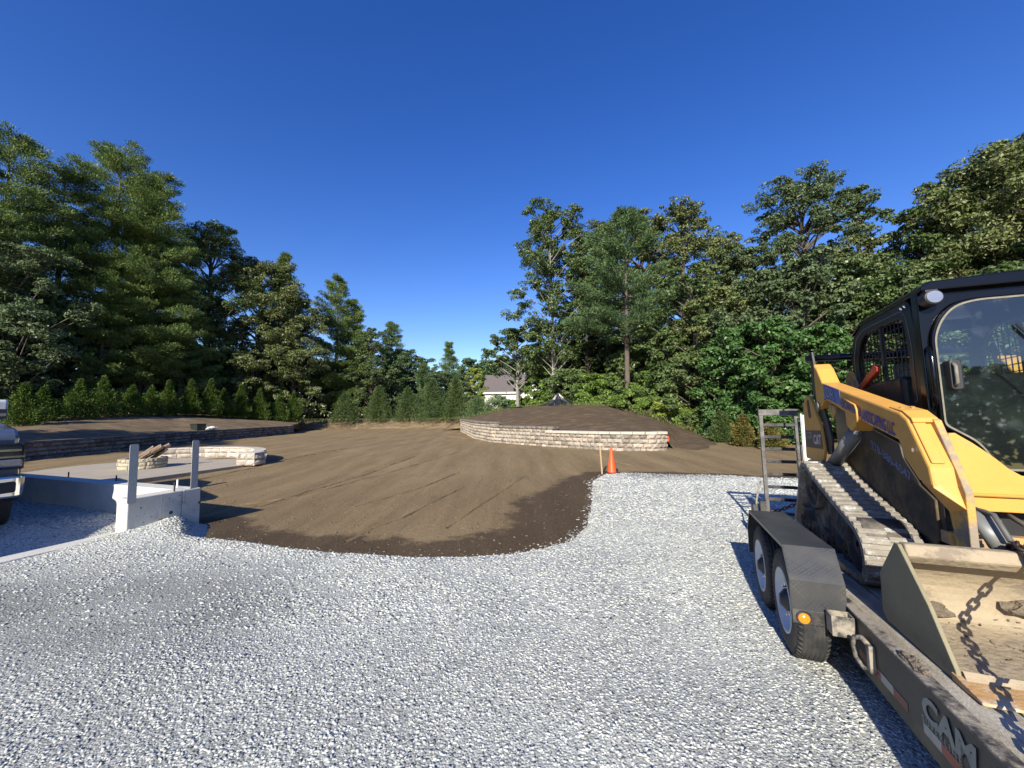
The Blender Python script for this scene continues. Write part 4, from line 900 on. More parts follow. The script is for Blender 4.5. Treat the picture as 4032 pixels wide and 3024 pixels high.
ch2, HF2 = troot('ramp_chain', .45, 2.38, .6, label='short rusty orange chain hanging at the foot of the ramp', cat='chain')
chain('chain_links', [(.44, 2.36, .56), (.50, 2.36, .565), (.60, 2.33, .62), (.72, 2.3, .69)], .04, .007, M['rustchain'], ch2, HF2)
# ------------------------------------------------------------------ tracked loader
lo, LF = troot('track_loader', BC, .7, DN, label='yellow and black compact track loader with enclosed cab chained on the trailer', cat='loader')
def L(): return MB(LF)
# tracks
OUT = [(.20, .497), (.10, .515), (.045, .575), (.022, .66), (.03, .75), (.075, .83), (.16, .89), (.36, .955), (.70, 1.062), (1.0, 1.165), (1.10, 1.222), (1.19, 1.238), (1.28, 1.215), (1.36, 1.13), (1.41, 1.0), (1.50, .82), (1.60, .69), (1.62, .60), (1.58, .52), (1.49, .497)]
OUT = rounded([(p[0], p[1]) for p in OUT], .05, 2)
def offs(P, d):
    n = len(P); o = []
    for i in range(n):
        a = Vector(P[i-1]); b = Vector(P[(i+1) % n]); t = (b-a).normalized(); nn = Vector((t.y, -t.x)); q = Vector(P[i])+nn*d; o.append((q.x, q.y))
    return o
area = sum(OUT[i-1][0]*OUT[i][1]-OUT[i][0]*OUT[i-1][1] for i in range(len(OUT))); sg = -1 if area > 0 else 1
INN = offs(OUT, sg*.055 if True else 0)
if abs(sum(INN[i-1][0]*INN[i][1]-INN[i][0]*INN[i-1][1] for i in range(len(INN)))) > abs(area): INN = offs(OUT, -sg*.055)
BASE = offs(OUT, (sg if abs(sum(offs(OUT, sg*.02)[i-1][0]*offs(OUT, sg*.02)[i][1]-offs(OUT, sg*.02)[i][0]*offs(OUT, sg*.02)[i-1][1] for i in range(len(OUT)))) < abs(area) else -sg)*.015)
def track_side(s):
    X = (lambda v: v) if s > 0 else (lambda v: 2*BC-v)
    b0, b1 = .487, .812
    L().ring(BASE, INN, lambda p: (X(b0), p[0], p[1]), lambda p: (X(b1), p[0], p[1])).build('track_belt', M['track'], lo, bevel=.01)
    # lugs: staggered bars round the loop
    pts = [Vector(p) for p in OUT]; bs = [Vector(p) for p in BASE]; n = len(pts); cum_ = [0.]
    for i in range(n): cum_.append(cum_[-1]+(pts[(i+1) % n]-pts[i]).length)
    T = cum_[-1]; lg = L(); k = 0; pitch = T/52; rg = random.Random(2)
    def P_(A, d):
        d %= T; i = 0
        while cum_[i+1] < d: i += 1
        t = (d-cum_[i])/(cum_[i+1]-cum_[i]); return A[i].lerp(A[(i+1) % n], t)
    for k in range(52):
        d = k*pitch
        for (u0, u1, sh) in ((b0+.002, b0+.152, 0), (b0+.150, b1-.002, .5)):
            d2 = d+sh*pitch*.55; a0, a1 = P_(bs, d2), P_(bs, d2+pitch*.66); c0, c1 = P_(pts, d2+pitch*.10), P_(pts, d2+pitch*.54)
            j = rg.uniform(-.002, .002)
            lg.loft([(X(u0), a0.x, a0.y), (X(u0), a1.x, a1.y), (X(u0), c1.x, c1.y+j), (X(u0), c0.x, c0.y+j)], [(X(u1), a0.x, a0.y), (X(u1), a1.x, a1.y), (X(u1), c1.x, c1.y+j), (X(u1), c0.x, c0.y+j)])
    lg.build('track_lugs', M['track'], lo, bevel=.006)
    # undercarriage
    def wh(y, z, r, xa, xb, name, mt):
        sx = 1 if s > 0 else -1
        prof = [(0, .02), (0, r*.35), (sx*.02, r*.4), (sx*.02, r*.8), (0, r*.86), (0, r), (sx*(xb-xa), r), (sx*(xb-xa), .02)]
        MB(LF).lathex(prof, (X(xa), y, z), 36).build(name, mt, lo, True)
    wh(.262, .735, .185, .53, .77, 'idler_wheel', M['undercar']); wh(1.16, .995, .175, .535, .76, 'drive_sprocket', M['undercar']); wh(1.43, .675, .12, .53, .77, 'idler_wheel', M['undercar'])
    for y in (.52, .76, 1.0, 1.22): wh(y, .615, .075, .545, .76, 'track_roller', M['undercar'])
    L().px([(.36, .66), (1.38, .66), (1.30, .78), (1.05, .84), (.86, 1.0), (.66, .95), (.50, .88), (.34, .80)], X(.575), X(.74)).build('track_frame', M['undercar'], lo, bevel=.015)
    for i, (y, z, s0) in enumerate([(.45, .78, .12), (.68, .76, .13), (.92, .72, .12), (.34, .66, .09), (1.15, .68, .09), (.58, .90, .08)]):
        clump('mud_cake', (X(.585), y, z), (.025, s0, s0*.8), i+3, M['undercar'], lo, LF)
track_side(1); track_side(-1)
# chassis
XS = lambda v: 2*BC-v
L().box(.83, XS(.83), -.02, 1.75, .62, 1.02).build('chassis', M['cabside'], lo, bevel=.02)
L().box(.90, XS(.90), .35, 1.62, 1.02, 1.9).build('engine_bay', M['cabside'], lo, bevel=.03)
for X in ((lambda v: v), XS):
    L().px([(-.05, .86), (-.05, 1.10), (.06, 1.155), (.32, 1.27), (.65, 1.365), (.95, 1.44), (1.2, 1.44), (1.2, .95), (.9, .86)], X(.822), X(.84)).build('chassis_side', M['chassis_dirty'], lo, bevel=.006)
    L().px(rounded([(.064, 1.172), (.235, 1.33), (.262, 1.425), (.76, 1.555), (.95, 1.60), (.95, 1.45), (.83, 1.40), (.65, 1.372)], .02, 2), X(.812), X(.8205)).build('side_panel', M['sidepanel'], lo)
letters('lettering', '978-380-6547', .088, (.8105, .668, 1.385), (0, -1, -.395), (0, .12, 1), M['letter_lblue'], lo, sx=1.12, bold=.012, off=LF)
# rear towers, sheet metal with the maker's band
for X, nm in (((lambda v: v), 0), (XS, 1)):
    L().px(rounded([(1.66, 1.23), (1.19, 1.23), (1.13, 1.34), (1.19, 1.56), (1.375, 1.80, .03), (1.43, 1.85, .05), (1.54, 1.86, .06), (1.63, 1.76)], .03, 3), X(.640), X(.668)).build('rear_tower', M['yellow'], lo, bevel=.008)
    L().px([(1.615, 1.345), (1.142, 1.345), (1.175, 1.512), (1.61, 1.512)], X(.6375), X(.6395)).build('decal_band', M['decal_dark'], lo)
    L().px(rounded([(1.40, 1.63), (1.47, 1.63), (1.50, 1.80), (1.44, 1.82)], .03, 3), X(.6375), X(.6395)).build('tower_slot', M['plastic'], lo)
    L().px(rounded([(1.70, 1.0), (1.22, 1.0), (1.22, 1.218), (1.70, 1.218)], .02, 2), X(.66), X(.83)).build('rear_bumper', M['yellow_dirty'], lo, bevel=.01)
    L().px([(1.435, 2.27), (1.365, 2.275), (1.30, 2.05), (1.255, 1.90), (1.19, 1.78), (1.10, 1.62), (1.03, 1.45), (1.05, 1.30), (1.16, 1.30), (1.20, 1.56), (1.385, 1.80), (1.42, 1.92), (1.41, 2.08)], X(.672), X(.692)).build('lift_link', M['blackmetal'], lo, bevel=.004)
xs_ = .6365
letters('lettering', 'CAT', .118, (xs_, 1.372, 1.388), (0, -1, 0), (0, .0, 1), M['letter_white'], lo, sx=.86, bold=.035, off=LF)
L().px([(1.288, 1.386), (1.232, 1.386), (1.26, 1.414)], xs_-.002, xs_-.0006).build('decal_triangle', M['yellow'], lo)
L().px([(1.57, 1.435), (1.43, 1.435), (1.43, 1.495), (1.57, 1.495)], xs_, xs_+.0008).build('decal_plate', M['letter_grey'], lo)
letters('lettering', '259D', .05, (xs_-.0008, 1.565, 1.447), (0, -1, 0), (0, 0, 1), M['decal_dark'], lo, sx=.95, bold=.02, off=LF)
L().tube([(.635, 1.40, 2.215), (XS(.635), 1.40, 2.215)], .031, 16).build('cross_tube', M['cab'], lo, True)
# lift arms
ARM = [(1.228, 2.135), (1.15, 2.075), (1.037, 1.937), (-.19, 1.625), (-.262, 1.582), (-.430, 1.322), (-.449, 1.215), (-.345, 1.236), (-.315, 1.242), (-.19, 1.356), (-.146, 1.460), (.372, 1.597), (.526, 1.508), (.598, 1.552), (.604, 1.66), (.97, 1.775), (1.04, 1.77), (1.17, 1.70), (1.225, 1.74), (1.235, 1.96)]
for X in ((lambda v: v), XS):
    L().px([(p[0], p[1]) for p in ARM], X(.640), X(.775)).build('lift_arm', M['yellow'], lo, bevel=.013)
    L().loft([(X(.642), -.447, 1.214), (X(.642), -.345, 1.234), (X(.642), -.33, 1.26), (X(.642), -.43, 1.27)], [(X(.738), -.497, 1.118), (X(.738), -.365, 1.075), (X(.738), -.33, 1.26), (X(.738), -.43, 1.27)]).build('arm_taper', M['yellow'], lo, bevel=.004)
    L().px([(-.25, 1.60), (-.31, 1.575), (-.47, 1.27), (-.498, 1.20), (-.496, 1.10), (-.492, .94), (-.50, .84), (-.44, .76), (-.37, .80), (-.375, .93), (-.345, 1.09), (-.30, 1.25)], X(.7385), X(.772)).build('arm_inner_plate', M['yellow_dirty'], lo, bevel=.005)
    # raised cover on the elbow face, cap plate with two bolts
    def onface(y, z, o):   # front face of the elbow runs from A to B
        return (y, z)
    A = Vector((-.262, 1.582)); B = Vector((-.430, 1.322)); t = (B-A).normalized(); nn = Vector((-t.y*-1, t.x*-1)); nn = Vector((t.y, -t.x)) if Vector((t.y, -t.x)).x < 0 else Vector((-t.y, t.x))
    p0 = A+t*.005+nn*.001; p1 = B-t*.02+nn*.001
    L().px([tuple(p0), tuple(p1), tuple(p1+nn*.012), tuple(p0+nn*.012)], X(.655), X(.712)).build('arm_cover', M['yellow'], lo, bevel=.007)
    L().px([(-.05, 1.668), (-.20, 1.636), (-.285, 1.59), (-.30, 1.565), (-.283, 1.560), (-.262, 1.585), (-.19, 1.627), (-.05, 1.661)], X(.652), X(.768)).build('arm_cap', M['yellow'], lo, bevel=.005)
    bo = L()
    for xx in (.685, .735): bo.tube([(X(xx), -.12, 1.647), (X(xx), -.125, 1.662)], .011, 10)
    bo.each('cap_bolt', M['yellow_dirty'], lo)
    bo = L().tube([(X(.642), -.315, 1.408), (X(.630), -.315, 1.408)], .013, 12); bo.build('pivot_bolt', M['chrome'], lo)
    bo = L().tube([(X(.642), 1.165, 1.735), (X(.622), 1.165, 1.735)], .034, 16); bo.build('pivot_pin', M['cyl'], lo)
    # guard rods on the outside of the arm
    L().tube([(X(.630), .58, 1.765), (X(.624), .44, 1.725), (X(.622), .355, 1.700), (X(.622), .335, 1.665), (X(.626), .345, 1.60), (X(.63), .38, 1.56)], .0065, 8).build('guard_rod', M['yellow'], lo, True)
    # lift cylinder
    L().tube([(X(.72), .55, 1.56), (X(.72), .93, 1.345)], .026, 14).build('cylinder_rod', M['chrome'], lo, True)
    L().tube([(X(.72), .66, 1.50), (X(.72), 1.20, 1.20)], .052, 18).build('lift_cylinder', M['cyl'], lo, True)
    L().tube([(X(.648), .60, 1.58), (X(.80), .60, 1.58)], .035, 14).build('cylinder_pin', M['blackmetal'], lo, True)
    L().px([(1.0, 1.745), (.86, 1.715), (.85, 1.66), (.93, 1.62), (.99, 1.66)], X(.66), X(.68)).build('arm_bracket', M['yellow_dirty'], lo, bevel=.004)
d_ = (0, -1, -.262)
L().px([(1.006, 1.925), (.665, 1.838), (.655, 1.715), (1.006, 1.80)], .6375, .6392).build('decal_plate', M['letter_lblue'], lo)
letters('lettering', 'JDR', .135, (.6365, .99, 1.812), d_, (0, 0, 1), M['letter_blue'], lo, sx=1.08, bold=.03, off=LF)
letters('lettering', 'JDR', .126, (.6355, .984, 1.816), d_, (0, 0, 1), M['letter_white'], lo, sx=1.08, bold=-.015, off=LF)
letters('lettering', 'EXCAVATING &', .098, (.6375, .640, 1.700), d_, (0, 0, 1), M['letter_blue'], lo, sx=.475, bold=.03, off=LF)
letters('lettering', 'LANDSCAPING LLC', .112, (.6375, .322, 1.600), d_, (0, .0, 1), M['letter_blue'], lo, sx=.47, bold=.03, off=LF)
# front frame between the arms
FC = [(.84, 1.50, 1.06), (.87, 1.505, 1.047), (.915, 1.468, 1.036), (.94, 1.448, 1.066), (.975, 1.415, 1.074), (1.03, 1.36, 1.075), (1.075, 1.308, 1.075), (1.12, 1.275, 1.075), (1.2, 1.258, 1.075)]
FC = FC+[(XS(b), t_, q_) for b, t_, q_ in FC[::-1]]
ff = L(); nF = len(FC); vs = []
for b, t_, q_ in FC: vs += [(b, -.21, t_), (b, -.21, q_), (b, -.16, q_), (b, -.16, t_)]
ff.add(vs, [(4*k+j, 4*k+(j+1) % 4, 4*k+4+(j+1) % 4, 4*k+4+j) for k in range(nF-1) for j in range(4)]+[(0, 1, 2, 3), (4*nF-4, 4*nF-3, 4*nF-2, 4*nF-1)])
ff.build('front_frame', M['yellow'], lo, bevel=.005)
L().loft([(.845, -.212, 1.175), (XS(.845), -.212, 1.175), (XS(.845), -.212, 1.155), (.845, -.212, 1.155)], [(.845, -.236, 1.168), (XS(.845), -.236, 1.168), (XS(.845), -.228, 1.155), (.845, -.228, 1.155)]).build('frame_crease', M['yellow'], lo, bevel=.005)
L().box(.83, XS(.83), -.158, .2, .86, .935).build('lower_frame_bar', M['yellow_dirty'], lo, bevel=.01)
L().box(.835, XS(.835), -.10, .10, .937, 1.24).build('front_recess', M['plastic'], lo)
L().tube([(.775, -.34, .84), (XS(.775), -.34, .84)], .040, 14).build('coupler_tube', M['yellow_dirty'], lo, True)
for X in ((lambda v: v), XS):
    L().tube([(X(.885), -.18, 1.10), (X(.875), -.42, 1.09), (X(.87), -.52, .985)], .012, 8).build('hydraulic_hose', M['hose'], lo, True)
    L().loft(*[[(X(.865+.05*math.cos(a)), -.33+.0+k*.0+ .05*math.sin(a)*.9+(-.14*k), 1.09-.155*k+.05*math.sin(a)*.3) for a in np.linspace(0, 2*math.pi, 25)[:-1]] for k in (0, 1)]).build('tilt_cylinder', M['cyl'], lo, True)
    L().tube([(X(.865), -.46, .945), (X(.863), -.50, .88)], .024, 14).build('cylinder_rod', M['chrome'], lo, True)
cf = L()
for k, (r_0, q) in enumerate([(.017, 0), (.014, .02), (.017, .035), (.012, .055), (.018, .07)]):
    cf.tube([(.945, -.30-q*.4, 1.045-q*1.1), (.947, -.306-q*.4, 1.030-q*1.1)], r_0, 12)
cf.build('hose_couplings', M['letter_white'], lo, True)
L().tube([(1.05, -.2, 1.06), (1.07, -.28, 1.02), (1.04, -.34, .96), (1.0, -.38, .93)], .013, 8).build('hydraulic_hose', M['hose'], lo, True)
# cab
cb = 'cab'
SIDE_O = [(.17, 1.28), (.158, 1.70), (.160, 2.10), (.195, 2.365), (.23, 2.415, .05), (.95, 2.425, .10), (1.10, 2.36, .10), (1.19, 2.18, .1), (1.175, 1.90), (1.13, 1.28)]
SIDE_I = [(.285, 1.50), (.275, 1.72), (.285, 2.08), (.305, 2.27), (.34, 2.318, .05), (.86, 2.326, .08), (.98, 2.27, .07), (1.07, 2.12, .08), (1.065, 1.88), (1.03, 1.50)]
so = rounded([p if len(p) == 3 else (*p, .012) for p in SIDE_O], .01, 4); si = rounded([p if len(p) == 3 else (*p, .03) for p in SIDE_I], .01, 4)
for X in ((lambda v: v), XS):
    L().ring(so, si, lambda p: (X(.92), p[0], p[1]), lambda p: (X(.965), p[0], p[1])).build('cab_side', M['cabside'], lo, bevel=.006)
    gd = L()
    for k in range(15):
        y = .30+k*.054
        gd.box(X(.945) if X(1) > 1 else X(.943), X(.943) if X(1) > 1 else X(.945)+.0, y, y+.005, 1.45, 2.33) if False else gd.loft([(X(.938), y, 1.45), (X(.944), y, 1.45), (X(.944), y+.006, 1.45), (X(.938), y+.006, 1.45)], [(X(.938), y, 2.33-max(0, y-.86)*.9), (X(.944), y, 2.33-max(0, y-.86)*.9), (X(.944), y+.006, 2.33-max(0, y-.86)*.9), (X(.938), y+.006, 2.33-max(0, y-.86)*.9)])
    for k in range(16):
        z = 1.52+k*.053; y1 = min(1.07, 1.07-max(0, z-2.12)*1.0)
        gd.loft([(X(.9445), .27, z), (X(.9505), .27, z), (X(.9505), .27, z+.006), (X(.9445), .27, z+.006)], [(X(.9445), y1, z), (X(.9505), y1, z), (X(.9505), y1, z+.006), (X(.9445), y1, z+.006)])
    gd.loft([(X(.935), .66, 1.45), (X(.951), .66, 1.45), (X(.951), .69, 1.45), (X(.935), .69, 1.45)], [(X(.935), .66, 2.32), (X(.951), .66, 2.32), (X(.951), .69, 2.32), (X(.935), .69, 2.32)])
    gd.build('window_guard', M['plastic'], lo)
    trm = rounded([(p[0], p[1]-.0) for p in [(.225, 1.70), (.228, 2.10), (.26, 2.30), (.30, 2.36), (.92, 2.365), (1.05, 2.31), (1.125, 2.15), (1.12, 1.95)]], .04, 3)
    L().tube([(X(.919), y, z) for y, z in trm], .0028, 5, cap=True).build('window_trim', M['seal'], lo)
    lt = L().tube([(X(.912), .24, 2.375), (X(.908), .24, 2.372)], .010, 8).tube([(X(.912), .285, 2.372), (X(.908), .285, 2.369)], .010, 8); lt.each('roof_bolt', M['chrome'], lo)
    L().box(min(X(.966), X(.970)), max(X(.966), X(.970)), .28, 1.05, 1.5, 1.56).build('cab_sill', M['yellow_dirty'], lo)
# roof: crowned panel overhanging the door
rf = [(.905, 2.415), (.915, 2.452), (.955, 2.478), (BC, 2.492), (XS(.955), 2.478), (XS(.915), 2.452), (XS(.905), 2.415)]
L().loft([(x, .03, z) for x, z in rf], [(x, .95, z-.010) for x, z in rf]).loft([(x, .9502, z-.0102) for x, z in rf], [(x, 1.10, z-.07) for x, z in rf]).build('cab_roof', M['cab'], lo, bevel=.01)
DO = rounded([(.945, 1.56, .02), (.945, 2.12, .05), (.985, 2.235, .07), (1.06, 2.325, .09), (1.17, 2.352, .05), (XS(1.17), 2.352, .05), (XS(1.06), 2.325, .09), (XS(.985), 2.235, .07), (XS(.945), 2.12, .05), (XS(.945), 1.56, .02), (XS(.955), 1.535, .03), (XS(1.10), 1.43, .06), (XS(1.165), 1.29, .06), (XS(1.21), 1.265, .02), (1.21, 1.265, .02), (1.165, 1.29, .06), (1.10, 1.43, .06), (.955, 1.535, .03)], .02, 4)
def shrink(P, k, c): return [((p[0]-c[0])*k[0]+c[0], (p[1]-c[1])*k[1]+c[1]) for p in P]
cC = (BC, 1.85); DI = shrink(DO, (.955, .965), cC); DG = shrink(DO, (.968, .976), cC)
OUTF = []
ob = [(.908, 1.28), (.908, 2.44), (XS(.908), 2.44), (XS(.908), 1.28)]
def proj_out(p):
    # push a door-outline point out to the cab's front rectangle
    dx, dz = p[0]-BC, p[1]-1.85; k = min((BC-.908)/abs(dx) if dx else 9, (2.44-1.85)/dz if dz > 0 else ((1.85-1.22)/-dz if dz < 0 else 9))
    return (BC+dx*k, 1.85+dz*k)
L().ring([proj_out(p) for p in DO], DO, lambda p: (p[0], .085+.05*(1.9-p[1])*.0, p[1]), lambda p: (p[0], .158, p[1])).build('cab_front_frame', M['cab'], lo, bevel=.012)
L().ring(DO, DI, lambda p: (p[0], .055, p[1]), lambda p: (p[0], .10, p[1])).build('door_frame', M['cab'], lo, bevel=.008)
L().ring(DG, shrink(DO, (.945, .955), cC), lambda p: (p[0], .050, p[1]), lambda p: (p[0], .0545, p[1])).build('door_seal', M['seal'], lo)
dg = L(); dg.add([(p[0], .0575, p[1]) for p in DI], [tuple(range(len(DI)))]); dg.build('door_glass', M['glass'], lo)
L().px([(-.0, 1.0), (.02, 1.0)], 1, 1) if False else None
# A-pillar rod, handle, work lamp, wiper
L().px(rounded([(.085, 1.62), (.11, 1.60), (.125, 2.02), (.10, 2.05)], .01, 2), .905, .918).build('door_hinge', M['cab'], lo, bevel=.004)
L().tube([(.925, .060, 1.66), (.925, .035, 1.75), (.925, .035, 1.98), (.925, .062, 2.05)], .014, 10).build('door_strut', M['cab'], lo, True)
L().py(rounded([(.985, 1.765), (1.045, 1.765), (1.045, 1.955), (.985, 1.955)], .022, 4), -.005, .05).build('door_handle', M['plastic'], lo, bevel=.008)
L().tube([(1.0, -.008, 1.79), (1.0, -.03, 1.81), (1.0, -.03, 1.91), (1.0, -.008, 1.93)], .009, 8).build('handle_grip', M['seal'], lo, True)
L().tube([(1.33, .035, 2.16), (1.40, .035, 2.05), (1.52, .035, 1.88)], .008, 6).build('wiper', M['plastic'], lo)
def disc(c, r, y0, y1, seg=28): return [[(c[0]+r*q*math.cos(a), y, c[1]+r*q*math.sin(a)) for a in np.linspace(0, 2*math.pi, seg+1)[:-1]] for y, q in ((y0, 1), (y1, 1))]
for X in ((lambda v: v), XS):
    c = (X(.955), 2.362); L().loft(*disc(c, .050, -.005, .083)).build('work_lamp', M['plastic'], lo, bevel=.012)
    L().loft(*disc(c, .040, -.010, -.0052)).build('lamp_lens', M['lamp'], lo, bevel=.003)
    L().box(X(.955)-.03, X(.955)+.03, .02, .084, 2.405, 2.418).build('lamp_bracket', M['plastic'], lo)
L().px([(.95, 1.86), (.99, 1.90), (.70, 2.035), (.655, 2.01), (.66, 1.975)], .885, .915).build('lock_lever', M['red'], lo, bevel=.006)
L().px(rounded([(1.32, 1.9), (1.28, 2.03), (1.18, 2.06), (1.08, 1.92), (1.05, 1.85), (1.3, 1.8)], .04, 3), .90, .94).build('rear_bracket', M['yellow_dirty'], lo, bevel=.006)
# cab interior
L().box(.966, XS(.966), .16, 1.12, 1.16, 1.20).build('cab_floor', M['plastic'], lo)
L().px(rounded([(.42, 1.45), (.92, 1.42), (.92, 1.57), (.42, 1.57)], .04, 3), 1.12, XS(1.12)).build('seat_cushion', M['seat'], lo, bevel=.03)
L().px(rounded([(.84, 1.58), (.98, 1.58), (1.06, 2.06), (.95, 2.08)], .04, 3), 1.14, XS(1.14)).build('seat_back', M['seat'], lo, bevel=.03)
for X in ((lambda v: v), XS):
    L().px(rounded([(.30, 1.25), (.85, 1.25), (.85, 1.68), (.42, 1.70), (.28, 1.55)], .06, 3), X(.985), X(1.10)).build('armrest_console', M['seat'], lo, bevel=.02)
    L().tube([(X(1.045), .38, 1.68), (X(1.05), .36, 1.80)], .018, 8).build('joystick', M['plastic'], lo, True)
L().box(1.05, XS(1.05), 1.06, 1.075, 1.5, 1.72).build('rear_sill', M['plastic'], lo)
fl_ = L()
for k in range(6): fl_.box(1.20, XS(1.20), .17+k*.03, .185+k*.03, 1.2005+k*.0, 1.215)
fl_.each('floor_slat', M['seal'], lo)
# rear hood
L().box(.93, XS(.93), 1.2, 1.75, 1.0, 1.78).build('rear_hood', M['sidepanel'], lo, bevel=.03)
# bucket
bk0, bk1 = .402, XS(.402)
bu = empty('bucket', (0, 0, 0)); bu.parent = lo; bu.location = Vector((BC, -.6, DN))-LF; BF = Vector((BC, -.6, DN))
def Bk(): return MB(BF)
back = rounded([(-.590, .935), (-.395, .74, .12), (-.40, .535, .09), (-.62, .512, .05), (-1.03, .503)], .05, 5)
bi = [(-.596, .922), ]; 
inner = rounded([(-.590, .920), (-.418, .735, .11), (-.425, .556, .08), (-.62, .530, .05), (-1.02, .517)], .05, 5)
Bk().px(back+inner[::-1], bk0+.018, bk1-.018).build('bucket_shell', M['bucket'], bu)
side = [(-.575, .948), (-.385, .745), (-.375, .54), (-.42, .502), (-.90, .497), (-.985, .507), (-.975, .545), (-.83, .735), (-.66, .90), (-.61, .948)]
for x0_, x1_ in ((bk0, bk0+.0175), (bk1-.0175, bk1)):
    Bk().px(side, x0_, x1_).build('bucket_side', M['bucket_side'], bu, bevel=.004)
Bk().px([(-.575, .956), (-.520, .885), (-.535, .845), (-.615, .866), (-.655, .905), (-.630, .956)], bk0+.0185, bk1-.0185).build('top_beam', M['bucket'], bu, bevel=.01)
Bk().px([(-.955, .5195), (-.955, .530), (-1.13, .514), (-1.135, .504), (-1.03, .4985), (-.96, .5)], bk0-.006, bk1+.006).build('cutting_edge', M['edge'], bu, bevel=.003)
for i in range(5): clump('dirt_cake', (.55+.34*i+.05*(i % 2), -.47+.012*(i % 3), .60+.05*(i % 2)), (.10, .05, .045), 20+i, M['mud'], bu, BF)
rg = random.Random(12); dm = Bk()
for k in range(260):
    x = rg.uniform(bk0+.05, 1.6); y = -.44-.28*abs(rg.gauss(0, .55)); y = max(y, -.8); z = .53+max(0, (y+.50))*1.0; s = rg.uniform(.004, .013)
    c0 = Vector((x, y, z)); v = [c0+Vector((rg.uniform(-1, 1), rg.uniform(-1, 1), rg.uniform(-.3, 1)))*s for _ in range(6)]
    dm.add(v, [(0, 1, 2), (0, 2, 3), (0, 3, 4), (0, 4, 5), (1, 2, 5), (2, 3, 4)])
dm.build('dirt_crumbs', M['mud'], bu)
bolt = Bk()
for k in range(6): x = bk0+.13+k*.33; bolt.tube([(x, -1.0, .519), (x, -1.0, .528)], .016, 10)
bolt.each('edge_bolt', M['blackmetal'], bu)
# white board standing beside the ramp
wb, WF = troot('white_board', .82, 2.42, .5, label='bright white upright board standing between the ramp and the loader', cat='board')
MB(WF).box(.792, .858, 2.30, 2.33, .50, 1.69).build('board_face', M['white_pipe'], wb, bevel=.003)
MB(WF).box(.788, .80, 2.325, 2.345, .50, 1.705).build('board_edge', M['white_pipe'], wb)

# ------------------------------------------------------------------ pickup truck at the left edge, its front toward the drive
c0 = at(28.5, 480, 6.0)
az = R(121.); fx = Vector((math.sin(az), math.cos(az), 0)); lf = Vector((-fx.y, fx.x, 0))     # forward, left
tk = empty('pickup_truck', (c0[0]-fx.x*.10-lf.x*1.06, c0[1]-fx.y*.10-lf.y*1.06, 0), label='pale blue grey pickup truck with chrome bumper, cut off by the left edge', cat='pickup truck')
tk.rotation_euler = Matrix((-lf, fx, Vector((0, 0, 1)))).transposed().to_euler()     # x right of the truck, y forward
tk.scale = (1.06,)*3
def K(): return MB()
K().loft([(-.98, -5.2, .55), (.98, -5.2, .55), (.98, -5.2, 1.35), (-.98, -5.2, 1.35)], [(-.98, -.25, .62), (.98, -.25, .62), (.94, -.25, 1.28), (-.94, -.25, 1.28)]).build('body', M['truckpaint'], tk, bevel=.06)
K().px(rounded([(-1.75, 1.25), (-.12, 1.22), (-.06, 1.36), (-.25, 1.46), (-1.75, 1.58)], .06, 4), -.92, .92).build('hood', M['truckpaint'], tk, bevel=.07)
K().loft([(-.93, -4.0, 1.3), (.93, -4.0, 1.3), (.93, -1.5, 1.5), (-.93, -1.5, 1.5)], [(-.72, -3.7, 2.0), (.72, -3.7, 2.0), (.72, -2.4, 2.02), (-.72, -2.4, 2.02)]).build('cabin', M['truckpaint'], tk, bevel=.05)
K().add([(-.86, -1.60, 1.53), (.86, -1.60, 1.53), (.70, -2.32, 1.99), (-.70, -2.32, 1.99)], [(0, 1, 2, 3)]).build('windshield', M['glassdark'], tk).modifiers.new('t', 'SOLIDIFY').thickness = .02
gr = K()
for z0_, z1_ in ((.86, .93), (1.0, 1.07), (1.14, 1.19)): gr.box(-.60, .60, -.26, -.06, z0_, z1_)
gr.each('grille_bar', M['chrome'], tk, bevel=.015)
K().box(-.62, .62, -.3, -.14, .80, 1.24).build('grille_back', M['plastic'], tk)
for s in (-1, 1):
    K().py(rounded([(s*.62, .90), (s*.99, .88), (s*.975, 1.25), (s*.62, 1.26)], .04, 3), -.42, -.12).build('headlight', M['glassdark'], tk, bevel=.03)
    K().py(rounded([(s*.66, 1.14), (s*.95, 1.14), (s*.95, 1.17), (s*.66, 1.17)], .012, 3), -.125, -.112).py(rounded([(s*.66, 1.05), (s*.985, 1.05), (s*.985, 1.075), (s*.66, 1.075)], .01, 2), -.40, -.105).each('headlight_trim', M['chrome'], tk)
    K().py(rounded([(s*.68, .92), (s*.97, .92), (s*.965, 1.03), (s*.68, 1.03)], .03, 3), -.36, -.10).build('headlight_lens', M['lamp'], tk, bevel=.02)
    K().py(rounded([(s*.66, .60), (s*.88, .62), (s*.88, .70), (s*.66, .70)], .03, 3), -.02, .022).build('fog_lamp', M['lamp'], tk, bevel=.01)
    mr = K().px(rounded([(-2.06, 1.60), (-1.90, 1.58), (-1.90, 1.92), (-2.04, 1.94)], .05, 4), s*.86, s*1.02); mr.build('mirror', M['truckwhite'], tk, bevel=.03)
    K().box(min(s*.7, s*.87), max(s*.7, s*.87), -2.0, -1.94, 1.62, 1.68).build('mirror_arm', M['plastic'], tk)
    K().py([(s*.87, 1.61), (s*1.01, 1.61), (s*1.01, 1.77), (s*.87, 1.77)], -1.90, -1.882).build('mirror_lower', M['plastic'], tk)
    K().py([(s*.92, 1.65), (s*1.00, 1.65), (s*1.00, 1.70), (s*.92, 1.70)], -1.881, -1.878).build('mirror_marker', M['lamp'], tk)
bp_ = rounded([(-1.0, -.38), (-1.0, -.10), (-.93, .02, .06), (-.5, .06, .1), (.5, .06, .1), (.93, .02, .06), (1.0, -.10), (1.0, -.38)], .06, 4)
